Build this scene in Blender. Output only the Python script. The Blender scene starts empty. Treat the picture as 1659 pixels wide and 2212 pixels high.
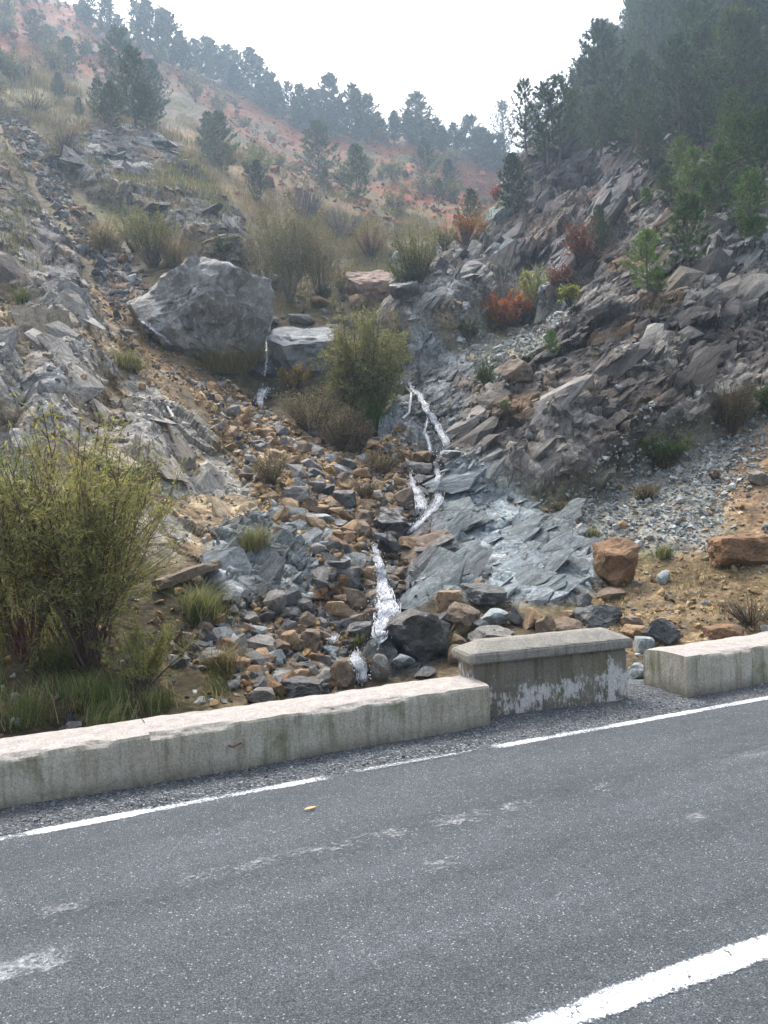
import bpy, bmesh, math, random
import numpy as np
from mathutils import Vector, Matrix, Euler

random.seed(7)
rng = np.random.default_rng(11)
scene = bpy.context.scene
COL = scene.collection

# ------------------------------------------------------------------ camera
FPX, CAM_H, ROLL, PITCH = 1661.0, 1.8, math.radians(2.2), math.radians(-0.4)
cam_data = bpy.data.cameras.new('camera')
cam = bpy.data.objects.new('camera', cam_data)
COL.objects.link(cam)
cam_data.sensor_fit = 'VERTICAL'
cam_data.sensor_height = 24.0
cam_data.lens = 24.0 * FPX / 2212.0
cam_data.clip_end = 3000
cam.location = (0, 0, CAM_H)
cam.rotation_euler = (Matrix.Rotation(math.radians(90) + PITCH, 3, 'X') @ Matrix.Rotation(-ROLL, 3, 'Z')).to_euler()
scene.camera = cam

# ------------------------------------------------------------------ sky, sun, exposure
SUN_EL, SUN_AZ = math.radians(58), math.radians(-22)      # ahead of the camera, a little to the left of the gully
w = bpy.data.worlds.new('World')
scene.world = w
w.use_nodes = True
wn = w.node_tree.nodes
bg = wn['Background']
sky = wn.new('ShaderNodeTexSky')
sky.sky_type = 'NISHITA'
sky.sun_disc = False
sky.sun_elevation = SUN_EL
sky.sun_rotation = SUN_AZ
sky.air_density = 1.0
sky.dust_density = 7.0
sky.ozone_density = 1.0
bg.inputs['Strength'].default_value = 0.15
hs = wn.new('ShaderNodeHueSaturation')                       # thin bright cloud: a whiter sky
hs.inputs['Saturation'].default_value = 0.62
w.node_tree.links.new(sky.outputs[0], hs.inputs['Color'])
w.node_tree.links.new(hs.outputs[0], bg.inputs['Color'])
sun_data = bpy.data.lights.new('sun', 'SUN')
sun_data.energy = 1.1
sun_data.angle = math.radians(14)
sun_data.color = (1.0, 0.96, 0.9)
sun = bpy.data.objects.new('sun', sun_data)
COL.objects.link(sun)
sdir = Vector((math.sin(SUN_AZ) * math.cos(SUN_EL), math.cos(SUN_AZ) * math.cos(SUN_EL), math.sin(SUN_EL)))
sun.rotation_euler = (-sdir).to_track_quat('-Z', 'Y').to_euler()
scene.view_settings.view_transform = 'Standard'
scene.view_settings.look = 'None'
scene.view_settings.gamma = 1.0
scene.view_settings.exposure = 1.42
scene.render.engine = 'CYCLES'
cy = scene.cycles
cy.use_denoising = True
cy.max_bounces = 4
cy.use_adaptive_sampling = True
cy.adaptive_threshold = 0.02
cy.diffuse_bounces = 2
cy.glossy_bounces = 2
cy.transmission_bounces = 3
cy.transparent_max_bounces = 8
cy.volume_bounces = 0
cy.sample_clamp_indirect = 4.0

# ------------------------------------------------------------------ helpers: rays from the measured camera
def ray(u, v):
    """direction of the sight line through a point of the survey picture, as x/y and z/y"""
    du, dv = u - 829.5, v - 1106.0
    a = du * math.cos(ROLL) - dv * math.sin(ROLL)
    b = -du * math.sin(ROLL) - dv * math.cos(ROLL)
    x, z = a / FPX, b / FPX
    y2 = math.cos(PITCH) - z * math.sin(PITCH)
    z2 = math.sin(PITCH) + z * math.cos(PITCH)
    return x / y2, z2 / y2

RD = Vector((0.919, 0.394, 0)).normalized()      # along the road
RN = Vector((-RD.y, RD.x, 0))                     # away from the camera, towards the hill
def road_pt(t, p, z=0.0):
    return Vector((RD.x * t + RN.x * p, RD.y * t + RN.y * p, z))
ROADROT = math.atan2(RD.y, RD.x)

# ------------------------------------------------------------------ numpy noise
def _h(ix, iy, iz, s):
    n = (ix.astype(np.uint32) * np.uint32(374761393) + iy.astype(np.uint32) * np.uint32(668265263)
         + iz.astype(np.uint32) * np.uint32(2147483647 - 5879) + np.uint32(s * 1274126177 & 0xffffffff))
    n = (n ^ (n >> np.uint32(13))) * np.uint32(1274126177)
    n = (n ^ (n >> np.uint32(16))) * np.uint32(2246822519)
    return ((n ^ (n >> np.uint32(15))) & np.uint32(0xffffff)).astype(np.float32) / np.float32(0xffffff)

def vnoise(p, s=0):
    """smooth value noise in -1..1"""
    f = np.floor(p)
    i = f.astype(np.int64)
    t = (p - f).astype(np.float32)
    t = t * t * (3 - 2 * t)
    out = 0
    for dx in (0, 1):
        wx = t[:, 0] if dx else 1 - t[:, 0]
        for dy in (0, 1):
            wy = t[:, 1] if dy else 1 - t[:, 1]
            for dz in (0, 1):
                wz = t[:, 2] if dz else 1 - t[:, 2]
                out = out + wx * wy * wz * _h(i[:, 0] + dx, i[:, 1] + dy, i[:, 2] + dz, s)
    return out * 2 - 1

def fbm(p, octaves=4, s=0, gain=0.5):
    o, a, tot = 0, 1.0, 0
    for k in range(octaves):
        o = o + a * vnoise(p * (2.03 ** k) + 17.3 * k, s + k)
        tot += a
        a *= gain
    return o / tot

def facets(p, s=0, tilt=1.0):
    """fractured-rock relief: each cell is a tilted plane; returns height (about -1..1), cell random, edge closeness"""
    f = np.floor(p - 0.5)
    i = f.astype(np.int64)
    best = np.full(len(p), 9.0, np.float32)
    second = np.full(len(p), 9.0, np.float32)
    hgt = np.zeros(len(p), np.float32)
    cid = np.zeros(len(p), np.float32)
    for dx in (0, 1):
        for dy in (0, 1):
            for dz in (0, 1):
                cx, cy_, cz = i[:, 0] + dx, i[:, 1] + dy, i[:, 2] + dz
                r1, r2, r3 = _h(cx, cy_, cz, s), _h(cx, cy_, cz, s + 31), _h(cx, cy_, cz, s + 67)
                d = np.stack([p[:, 0] - (cx + 0.5 + 0.7 * (r1 - 0.5)), p[:, 1] - (cy_ + 0.5 + 0.7 * (r2 - 0.5)),
                              p[:, 2] - (cz + 0.5 + 0.7 * (r3 - 0.5))], 1).astype(np.float32)
                dist = np.sqrt((d * d).sum(1))
                h = tilt * (d[:, 0] * (r2 - 0.5) + d[:, 1] * (r3 - 0.5) + d[:, 2] * (r1 - 0.5)) * 1.6 + 0.6 * (_h(cx, cy_, cz, s + 97) - 0.5)
                m = dist < best
                second = np.where(m, best, np.minimum(second, dist))
                hgt = np.where(m, h, hgt)
                cid = np.where(m, r1, cid)
                best = np.where(m, dist, best)
    return hgt, cid, second - best

def smooth(e0, e1, x):
    t = np.clip((x - e0) / (e1 - e0), 0, 1)
    return t * t * (3 - 2 * t)

# ------------------------------------------------------------------ mesh + material helpers
def mesh_np(name, v, f, mat=None, col=None, smooth_shade=False):
    """v (N,3), f (M,3) or (M,4), col (N,3) point colours"""
    v = np.asarray(v, np.float32)
    f = np.asarray(f, np.int32)
    me = bpy.data.meshes.new(name)
    k = f.shape[1]
    me.vertices.add(len(v))
    me.vertices.foreach_set('co', v.ravel())
    me.loops.add(f.size)
    me.loops.foreach_set('vertex_index', f.ravel())
    me.polygons.add(len(f))
    me.polygons.foreach_set('loop_start', np.arange(0, f.size, k, dtype=np.int32))
    me.polygons.foreach_set('loop_total', np.full(len(f), k, np.int32))
    me.polygons.foreach_set('use_smooth', np.full(len(f), smooth_shade, bool))
    if col is not None:
        at = me.color_attributes.new('Col', 'FLOAT_COLOR', 'POINT')
        c = np.ones((len(v), 4), np.float32)
        c[:, :3] = col
        at.data.foreach_set('color', c.ravel())
    me.update(calc_edges=True)
    if mat is not None:
        me.materials.append(mat)
    return me

def add(name, me, parent=None, label=None, cat=None, group=None, kind=None, loc=None, rot=None):
    o = bpy.data.objects.new(name, me)
    COL.objects.link(o)
    if parent is not None:
        o.parent = parent
    if loc is not None:
        o.location = loc
    if rot is not None:
        o.rotation_euler = rot
    if label:
        o['label'] = label
    if cat:
        o['category'] = cat
    if group:
        o['group'] = group
    if kind:
        o['kind'] = kind
    return o

class N:
    """tiny node-graph builder"""
    def __init__(self, name):
        self.m = bpy.data.materials.new(name)
        self.m.use_nodes = True
        self.t = self.m.node_tree
        self.b = self.t.nodes['Principled BSDF']
        self.out = self.t.nodes['Material Output']
    def n(self, kind, **kw):
        o = self.t.nodes.new('ShaderNode' + kind)
        for k, v in kw.items():
            setattr(o, k, v)
        return o
    def l(self, a, b):
        self.t.links.new(a, b)
    def coord(self, kind='Object', scale=(1, 1, 1)):
        c = self.n('TexCoord')
        m = self.n('Mapping')
        m.inputs['Scale'].default_value = scale
        self.l(c.outputs[kind], m.inputs[0])
        return m.outputs[0]
    def noise(self, co, scale, detail=4, rough=0.55, dist=0.0):
        o = self.n('TexNoise')
        o.inputs['Scale'].default_value = scale
        o.inputs['Detail'].default_value = detail
        o.inputs['Roughness'].default_value = rough
        o.inputs['Distortion'].default_value = dist
        self.l(co, o.inputs['Vector'])
        return o.outputs['Fac']
    def chips(self, co, scale):
        """angular broken faces: a random tone and a tilted height for each"""
        wv = self.n('TexNoise')
        wv.inputs['Scale'].default_value = scale * 0.8
        self.l(co, wv.inputs['Vector'])
        o = self.n('TexVoronoi')
        o.inputs['Scale'].default_value = scale
        self.l(self.mix(0.25 / scale, co, wv.outputs['Color'], 'ADD'), o.inputs['Vector'])
        sp = self.n('SeparateColor')
        self.l(o.outputs['Color'], sp.inputs[0])
        return sp.outputs[0], self.math('ADD', sp.outputs[1], self.math('MULTIPLY', o.outputs['Distance'], -0.6))
    def ramp(self, fac, stops):
        o = self.n('ValToRGB')
        e = o.color_ramp.elements
        while len(e) < len(stops):
            e.new(0.5)
        for q, (p, c) in zip(e, stops):
            q.position = p
            q.color = (c, c, c, 1) if isinstance(c, (int, float)) else (*c, 1)
        self.l(fac, o.inputs[0])
        return o.outputs[0]
    def mix(self, fac, a, b, mode='MIX'):
        o = self.n('MixRGB', blend_type=mode)
        for s, x in ((o.inputs[0], fac), (o.inputs[1], a), (o.inputs[2], b)):
            if isinstance(x, (int, float)):
                s.default_value = x if s.type == 'VALUE' else (x, x, x, 1)
            elif isinstance(x, tuple):
                s.default_value = (*x, 1)
            else:
                self.l(x, s)
        return o.outputs[0]
    def math(self, op, a, b=0.0):
        o = self.n('Math', operation=op)
        for s, x in ((o.inputs[0], a), (o.inputs[1], b)):
            if isinstance(x, (int, float)):
                s.default_value = x
            else:
                self.l(x, s)
        return o.outputs[0]
    def finish(self, color, rough=0.85, bump=None, bstr=0.4, bdist=0.02, spec=0.3):
        if isinstance(color, tuple):
            self.b.inputs['Base Color'].default_value = (*color, 1)
        else:
            self.l(color, self.b.inputs['Base Color'])
        if isinstance(rough, (int, float)):
            self.b.inputs['Roughness'].default_value = rough
        else:
            self.l(rough, self.b.inputs['Roughness'])
        self.b.inputs['Specular IOR Level'].default_value = spec
        if bump is not None:
            bp = self.n('Bump')
            bp.inputs['Strength'].default_value = bstr
            bp.inputs['Distance'].default_value = bdist
            self.l(bump, bp.inputs['Height'])
            self.l(bp.outputs[0], self.b.inputs['Normal'])
        return self.m

def mat_attr(name, rough=0.9, scale=9.0, amount=0.5, bstr=0.5, bdist=0.03, spec=0.2):
    """surface colour comes from the point colour, broken up by grain"""
    g = N(name)
    a = g.n('Attribute', attribute_name='Col')
    co = g.coord('Object')
    n1 = g.noise(co, scale, 6, 0.7)
    n2 = g.noise(co, scale * 6, 3, 0.6)
    s = g.math('MULTIPLY', g.ramp(n1, [(0.28, 1 - amount), (0.72, 1 + amount * 0.8)]), g.ramp(n2, [(0.25, 0.68), (0.75, 1.32)]))
    vc, vh = g.chips(co, scale * 1.1)
    vc2, vh2 = g.chips(co, scale * 3.6)
    s = g.math('MULTIPLY', s, g.math('MULTIPLY', g.ramp(vc, [(0.0, 0.70), (1.0, 1.30)]), g.ramp(vc2, [(0.0, 0.72), (1.0, 1.28)])))
    c = g.mix(1.0, a.outputs['Color'], s, 'MULTIPLY')
    h = g.math('ADD', g.math('ADD', n1, g.math('MULTIPLY', n2, 0.4)), g.math('ADD', g.math('MULTIPLY', vh, 0.9), g.math('MULTIPLY', vh2, 0.35)))
    return g.finish(c, rough, h, bstr, bdist, spec)

def mat_leaf(name, trans=0.35, rough=0.6, spec=0.25, vary=False):
    g = N(name)
    a = g.n('Attribute', attribute_name='Col')
    cc = a.outputs['Color']
    if vary:
        oi = g.n('ObjectInfo')
        cc = g.mix(1.0, cc, g.ramp(oi.outputs['Random'], [(0.0, (0.6, 0.65, 0.75)), (0.5, (1.0, 1.0, 1.0)), (1.0, (1.7, 1.5, 1.2))]), 'MULTIPLY')
    g.finish(cc, rough, spec=spec)
    t = g.n('BsdfTranslucent')
    g.l(cc, t.inputs[0])
    mx = g.n('MixShader')
    mx.inputs[0].default_value = trans
    g.l(g.b.outputs[0], mx.inputs[1])
    g.l(t.outputs[0], mx.inputs[2])
    g.l(mx.outputs[0], g.out.inputs['Surface'])
    return g.m

M_GROUND = mat_attr('hillside_rock_and_soil', 0.9, 4.0, 0.42, 0.8, 0.06)
M_STONE = mat_attr('loose_stone', 0.85, 12.0, 0.35, 0.5, 0.02)
M_LEAF = mat_leaf('leaves', 0.45)
M_NEEDLE = mat_leaf('pine_needles', 0.25, 0.55, vary=True)
M_GRASS = mat_leaf('grass_blades', 0.3, 0.7)
M_BARK = mat_attr('bark', 0.9, 20.0, 0.3, 0.4, 0.01)

def rock_mat(name, c1, c2, c3, rough=0.8, scale=2.2, spec=0.3, streak=(1, 1, 1), contrast=0.16):
    """c1 -> c2 in patches, c3 in thin veins and weathered spots"""
    g = N(name)
    co = g.coord('Object', streak)
    big = g.noise(co, scale, 5, 0.6, 0.4)
    mid = g.noise(co, scale * 4.3, 6, 0.7, 0.8)
    fine = g.noise(co, scale * 22, 4, 0.65)
    c = g.mix(g.ramp(big, [(0.5 - contrast, 0.0), (0.5 + contrast, 1.0)]), c1, c2)
    c = g.mix(g.ramp(mid, [(0.52, 0.0), (0.66, 0.85)]), c, c3)
    c = g.mix(1.0, c, g.ramp(fine, [(0.25, 0.55), (0.75, 1.42)]), 'MULTIPLY')
    vc, vh = g.chips(co, scale * 2.6)
    c = g.mix(1.0, c, g.ramp(vc, [(0.0, 0.74), (1.0, 1.24)]), 'MULTIPLY')
    h = g.math('ADD', g.math('ADD', mid, g.math('MULTIPLY', fine, 0.35)), g.math('MULTIPLY', vh, 0.35))
    return g.finish(c, rough, h, 0.8, 0.035, spec)

ROCK = {
    'tan': rock_mat('rock_tan', (0.34, 0.225, 0.12), (0.24, 0.165, 0.10), (0.42, 0.33, 0.22)),
    'brown': rock_mat('rock_brown', (0.17, 0.115, 0.07), (0.23, 0.185, 0.14), (0.10, 0.085, 0.07)),
    'dark': rock_mat('rock_dark_slate', (0.055, 0.06, 0.065), (0.10, 0.105, 0.105), (0.15, 0.13, 0.10), 0.55, spec=0.4),
    'wet': rock_mat('rock_wet_black', (0.022, 0.022, 0.024), (0.05, 0.05, 0.05), (0.11, 0.09, 0.065), 0.28, spec=0.5),
    'grey': rock_mat('rock_grey', (0.19, 0.18, 0.165), (0.27, 0.255, 0.23), (0.12, 0.11, 0.10)),
    'pale': rock_mat('rock_pale_blue_grey', (0.33, 0.375, 0.38), (0.24, 0.275, 0.28), (0.45, 0.47, 0.46)),
    'orange': rock_mat('rock_rust_orange', (0.27, 0.155, 0.075), (0.19, 0.115, 0.065), (0.08, 0.065, 0.055)),
    'blue': rock_mat('rock_blue_grey', (0.20, 0.215, 0.22), (0.27, 0.29, 0.295), (0.16, 0.14, 0.12)),
    'lichen': rock_mat('rock_lichen_grey', (0.15, 0.135, 0.115), (0.30, 0.29, 0.27), (0.46, 0.46, 0.44), scale=1.7, streak=(1, 1, 0.7), contrast=0.1),
    'pink': rock_mat('rock_pinkish_brown', (0.33, 0.22, 0.165), (0.20, 0.135, 0.10), (0.40, 0.30, 0.24), scale=1.4, streak=(1, 1, 2.5)),
    'weather': rock_mat('rock_white_weathered', (0.30, 0.295, 0.285), (0.17, 0.165, 0.16), (0.47, 0.47, 0.46), scale=1.5),
}

# ------------------------------------------------------------------ hillside: survey points (picture u, v, distance in m)
SURVEY = [
 (100,1560,6.9),(400,1505,7.4),(300,1400,8.2),(100,1400,7.9),(-150,1450,7.2),(400,1250,9.4),(100,1200,9.4),(200,1000,11.3),(0,1000,10.8),
 (-200,1050,9.5),(350,1050,12),(450,1150,11),(500,1350,9.1),(600,1480,8.2),(600,1380,9.1),(600,1250,10.2),(520,1180,11),(600,1100,12.3),
 (640,1000,15),(500,900,16),(350,850,15),(120,800,13.6),(0,830,12.6),(-200,830,12),(50,700,15.5),(200,680,17.5),(330,780,17.5),(-200,650,16),
 (720,1460,8.6),(830,1400,9.5),(830,1250,11.2),(900,1150,12.8),(950,1050,14.6),(950,960,16.8),(890,830,20),(780,960,17),(700,930,18),
 (560,850,19.5),(580,720,22.5),(650,760,21),(430,790,19.2),(430,600,23.5),(300,620,23),(600,640,25.5),(800,640,27),(930,650,25),(900,720,22.5),
 (1000,800,19.5),(1050,900,17.3),
 (1000,1000,15.3),(1100,900,16.2),(1200,800,17.6),(1250,700,19.5),(1300,600,22.5),(1350,480,26),(1200,1050,14.0),(1400,1000,14.2),(1400,850,15.8),
 (1500,700,18.2),(1600,600,20.5),(1650,500,23),(1600,850,15.6),(1600,950,14.0),(1850,900,13.5),(1850,600,20),
 (1150,400,37),(1100,500,35),(1050,620,30),(1250,430,37),(1400,390,33),(1150,690,26),(1100,740,23),(1180,560,31),
 (1000,1200,11.8),(1150,1150,12.4),(1100,1280,10.7),(1200,1250,10.9),(1000,1350,9.5),(1250,1320,9.9),(1400,1100,12.6),(1330,1240,11.1),(1500,1200,11),
 (1500,1300,9.7),(1650,1300,9.3),(1650,1150,11.2),(1650,1000,13),(1450,1350,9.1),(1600,1350,8.9),(1850,1250,9.5),(1850,1350,8.2),(1850,1050,12),
 (950,500,40),(800,500,42),(700,420,50),(600,500,38),(550,400,49),(400,450,36),(300,320,43),(200,390,37),(100,350,37),(50,450,29),(150,500,27),
 (300,540,26.5),(400,530,29),(0,400,29),(0,550,21.5),(100,600,20.5),(-250,450,24),(-250,250,34),
 (450,280,62),(400,190,80),(250,240,58),(100,200,58),(0,150,60),(0,60,76),(120,30,95),(-250,50,60),(-250,-150,90),
 (170,10,103),(230,62,105),(320,100,106),(400,132,107),(520,182,110),(620,242,112),(720,280,114),(850,292,117),(950,312,118),(1040,340,112),(1090,356,104),
 (500,240,96),(650,330,88),(800,340,92),(1000,385,82),(900,425,68),(1050,435,62),(1020,480,45),
 (1150,352,41),(1230,345,44),(1300,320,46),(1450,300,43),(1500,170,54),(1650,100,58),(1650,300,37),(1400,120,64),(1440,20,78),(1600,-100,82),(1850,300,36),(1850,0,58),(1850,-200,80),
 (1330,250,55),(1370,170,61),
]
CT, CV = [], []
for u, v, Y in SURVEY:
    a, s = ray(u, v)
    CT.append((a, math.log(Y)))
    CV.append(s)
def extra(a, Y, s):
    CT.append((a, math.log(Y)))
    CV.append(s)
for a_, s_ in ((-0.6, 0.52), (-0.4, 0.55), (-0.25, 0.46), (-0.1, 0.38), (0.05, 0.34), (0.15, 0.31)):      # back slope of the far ridge
    extra(a_, 165, s_)
for a_, s_ in ((0.2, 0.36), (0.28, 0.46), (0.4, 0.56), (0.6, 0.6)):
    extra(a_, 150, s_)
extra(0.19, 60, 0.34); extra(0.25, 70, 0.40); extra(0.19, 90, 0.31)
for a_ in (-0.75, -0.5, -0.25, 0.0, 0.25, 0.5, 0.75):                  # floor of the ditch behind the wall
    t_ = 5.95 / (RN.y + a_ * RN.x)
    extra(a_, t_, (-0.15 - CAM_H) / t_)
    extra(a_, t_ * 0.6, (-0.25 - CAM_H) / (t_ * 0.6))
CT, CV = np.array(CT), np.array(CV)

def tps_phi(r2):
    return np.where(r2 > 1e-12, 0.5 * r2 * np.log(np.maximum(r2, 1e-12)), 0)
LS = 0.55
def to_k(q):
    return q * np.array([1.0, LS])
K = to_k(CT)
n_ = len(K)
A_ = np.zeros((n_ + 3, n_ + 3))
A_[:n_, :n_] = tps_phi(((K[:, None] - K[None]) ** 2).sum(2)) + np.eye(n_) * 6e-4
A_[:n_, n_:] = np.c_[np.ones(n_), K]
A_[n_:, :n_] = A_[:n_, n_:].T
W_ = np.linalg.solve(A_, np.r_[CV, 0, 0, 0])
def elev(q):
    out = np.empty(len(q))
    kq = to_k(q)
    for i in range(0, len(q), 20000):
        c = kq[i:i + 20000]
        out[i:i + 20000] = tps_phi(((c[:, None] - K[None]) ** 2).sum(2)) @ W_[:n_] + np.c_[np.ones(len(c)), c] @ W_[n_:]
    return out

L0, L1 = math.log(3.6), math.log(190.0)
gA, gL = np.linspace(-0.85, 0.85, 171), np.linspace(L0, L1, 260)
QA, QL = np.meshgrid(gA, gL)                         # rows L, columns A
SG = elev(np.c_[QA.ravel(), QL.ravel()]).reshape(QA.shape)
def sample_s(a, l):
    fa = np.clip((a - gA[0]) / (gA[1] - gA[0]), 0, len(gA) - 1.001)
    fl = np.clip((l - gL[0]) / (gL[1] - gL[0]), 0, len(gL) - 1.001)
    ia, il = fa.astype(int), fl.astype(int)
    ta, tl = fa - ia, fl - il
    ta_, tl_ = ta, tl
    return ((SG[il, ia] * (1 - ta_) + SG[il, ia + 1] * ta_) * (1 - tl_) + (SG[il + 1, ia] * (1 - ta_) + SG[il + 1, ia + 1] * ta_) * tl_)
def first_hit(u, v):
    """where the sight line meets the undisturbed slope, as (bearing, log distance)"""
    a, s = ray(u, v)
    ls = np.linspace(math.log(6.0), L1, 700)
    ss = sample_s(np.full(700, a), ls)
    k = np.argmax(ss >= s) if (ss >= s).any() else int(np.argmax(ss))
    return a, ls[k]

# bearings dense in the field of view, coarse outside; distances geometric
acols = np.r_[np.linspace(-0.85, -0.575, 34, endpoint=False), np.linspace(-0.575, 0.575, 660), np.linspace(0.575, 0.85, 35)[1:]]
lrows = np.linspace(math.log(4.3), L1, 800)
NA, NL = len(acols), len(lrows)
fl_ = np.linspace(lrows[0], L1, 1600)
LL = np.empty((NL, NA))
for j_, a_ in enumerate(acols):                      # rows spaced by length along each profile, so that steep rock gets its share
    s_ = sample_s(np.full(1600, a_), fl_)
    c_ = np.r_[0, np.cumsum(np.hypot(np.diff(s_), 0.22 * np.diff(fl_)))]
    LL[:, j_] = np.interp(np.linspace(0, c_[-1], NL), c_, fl_)
AA = np.tile(acols, (NL, 1))
aa, ll = AA.ravel(), LL.ravel()
yy = np.exp(ll)
ss = sample_s(aa, ll)
P = np.c_[aa * yy, yy, CAM_H + ss * yy]
# tread-friendly ground: keep the slope under the road and the walls
perp = P[:, 0] * RN.x + P[:, 1] * RN.y
P[:, 2] = np.where(perp < 5.9, np.minimum(P[:, 2], -0.12 - 0.35 * smooth(5.85, 5.3, perp)), P[:, 2])

def grid_normals(P):
    G = P.reshape(NL, NA, 3)
    da = np.gradient(G, axis=1)
    dl = np.gradient(G, axis=0)
    n = np.cross(da, dl).reshape(-1, 3)
    n /= np.linalg.norm(n, axis=1, keepdims=True) + 1e-9
    n[n[:, 2] < 0] *= -1
    return n
NRM = grid_normals(P)
dist = np.linalg.norm(P - np.array([0, 0, CAM_H]), axis=1)

# ------------------------------------------------------------------ zones of rock and soil, outlined on the slope
def zone(poly, soft=0.012):
    q = np.array([first_hit(u, v) for u, v in poly])
    q[:, 1] *= LS
    x = aa + 0.014 * WOB1 + 0.006 * WOB3
    y = ll * LS + 0.014 * WOB2 + 0.006 * WOB4
    ins = np.zeros(len(x), bool)
    dmin = np.full(len(x), 9.0)
    for i in range(len(q)):
        x0, y0 = q[i]
        x1, y1 = q[(i + 1) % len(q)]
        c = ((y0 > y) != (y1 > y)) & (x < (x1 - x0) * (y - y0) / (y1 - y0 + 1e-12) + x0)
        ins ^= c
        ex, ey = x1 - x0, y1 - y0
        t = np.clip(((x - x0) * ex + (y - y0) * ey) / (ex * ex + ey * ey + 1e-12), 0, 1)
        dmin = np.minimum(dmin, np.hypot(x - x0 - t * ex, y - y0 - t * ey))
    sd = np.where(ins, dmin, -dmin)
    return smooth(-soft, soft, sd).astype(np.float32)
PS = P / (0.055 * dist[:, None])                      # wobble grows with distance
WOB1, WOB2 = vnoise(P / 1.6, 3), vnoise(P / 1.6, 4)
WOB3, WOB4 = vnoise(P / 0.5, 5), vnoise(P / 0.5, 6)
Z = {}
Z['cliff'] = zone([(965,1075),(985,1000),(1180,800),(1330,540),(1420,430),(1500,380),(1659,420),(1750,450),(1750,930),(1659,900),(1560,960),(1420,1010),(1300,1070),(1150,1085)])
Z['cliffback'] = zone([(1030,650),(1050,500),(1150,362),(1300,352),(1480,340),(1350,530),(1240,650),(1110,690)])
Z['slab'] = zone([(950,1060),(1000,1040),(1100,1075),(1230,1150),(1290,1285),(1200,1310),(1000,1300),(900,1290),(850,1220)])
Z['slableft'] = zone([(470,1180),(560,1150),(700,1150),(760,1230),(700,1290),(600,1300),(480,1310),(420,1250)])
Z['fallrock'] = zone([(860,820),(900,740),(960,740),(1070,830),(1060,900),(985,1000),(960,1090),(900,1300),(960,1400),(900,1470),(780,1470),(830,1250),(860,1130),(930,1000),(820,980)])
Z['topcrag'] = zone([(110,340),(220,285),(330,315),(430,400),(500,500),(530,570),(400,545),(290,470),(180,400)])
Z['leftcrag'] = zone([(-150,260),(-10,290),(50,400),(150,530),(190,640),(150,680),(0,660),(-120,640)])
Z['leftpale'] = zone([(-150,660),(190,640),(300,760),(420,900),(560,1040),(600,1150),(470,1230),(300,1200),(-150,1250)], 0.02)
Z['rust'] = zone([(215,590),(290,650),(440,790),(560,870),(500,890),(380,830),(260,740),(200,650)])
Z['scree'] = zone([(400,820),(520,860),(640,930),(760,985),(880,985),(910,1090),(850,1180),(760,1190),(620,1180),(590,1100),(500,960)])
Z['screelow'] = zone([(700,1190),(840,1190),(830,1300),(780,1480),(560,1515),(380,1420),(480,1320),(640,1300)])
Z['screetop'] = zone([(-40,190),(20,290),(90,400),(180,540),(260,650),(330,640),(300,570),(220,500),(130,380),(40,240)])
Z['red'] = zone([(0,-40),(200,20),(330,120),(520,195),(700,290),(860,300),(1090,352),(1090,440),(930,440),(800,400),(660,350),(560,300),(420,200),(330,170),(200,140),(-60,130)], 0.02)
Z['rubble'] = zone([(560,300),(800,400),(1060,440),(950,490),(700,470),(560,430),(480,330)], 0.03)
Z['straw'] = zone([(330,265),(430,255),(540,330),(620,430),(560,460),(470,400),(400,350)], 0.02)
Z['straw2'] = zone([(-60,150),(120,150),(330,260),(250,310),(110,330),(-60,280)], 0.02)
Z['gully'] = zone([(500,460),(700,440),(950,470),(1050,520),(1030,580),(850,700),(700,700),(560,610)], 0.02)
Z['gravel'] = zone([(1170,1110),(1400,1020),(1560,965),(1700,900),(1659,980),(1580,1100),(1500,1180),(1330,1190),(1250,1170)], 0.02)
Z['dirt'] = zone([(1290,1250),(1500,1195),(1850,1190),(1850,1400),(1250,1400)], 0.02)
Z['clay'] = zone([(1590,980),(1680,910),(1850,900),(1850,1180),(1640,1180),(1560,1110)], 0.015)
Z['forest'] = zone([(1090,356),(1300,345),(1480,345),(1659,430),(1950,450),(1950,-300),(1300,-200),(1390,60),(1300,250)], 0.02)
Z['bank'] = zone([(-200,1350),(300,1270),(480,1330),(420,1420),(600,1515),(400,1540),(0,1640),(-200,1700)], 0.02)
Z['midrubble'] = zone([(980,700),(1240,620),(1230,700),(1180,790),(1060,900),(1000,800)], 0.015)

Z['hump'] = zone([(815,735),(880,650),(950,550),(1040,560),(1060,680),(1010,725),(900,745)], 0.025)
KNOBS = [[(50,960),(60,800),(110,750),(190,790),(180,890),(120,970)], [(-80,900),(-80,780),(30,775),(50,850),(10,900)], [(70,740),(90,670),(160,660),(195,710),(170,745)], [(245,1010),(260,930),(330,905),(385,960),(360,1030)], [(820,1000),(840,930),(890,920),(920,980),(880,1010)]]
Z['knob'] = np.maximum.reduce([zone(k_, 0.03) for k_ in KNOBS])
rockiness = np.clip(np.maximum.reduce([Z['cliff'], Z['cliffback'], 0.65 * Z['slab'], 0.8 * Z['slableft'], 0.75 * Z['fallrock'], 0.85 * Z['topcrag'],
                                       Z['leftcrag'], 0.5 * Z['leftpale'], 0.9 * Z['hump'], 0.45 * Z['knob']]), 0, 1)
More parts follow.
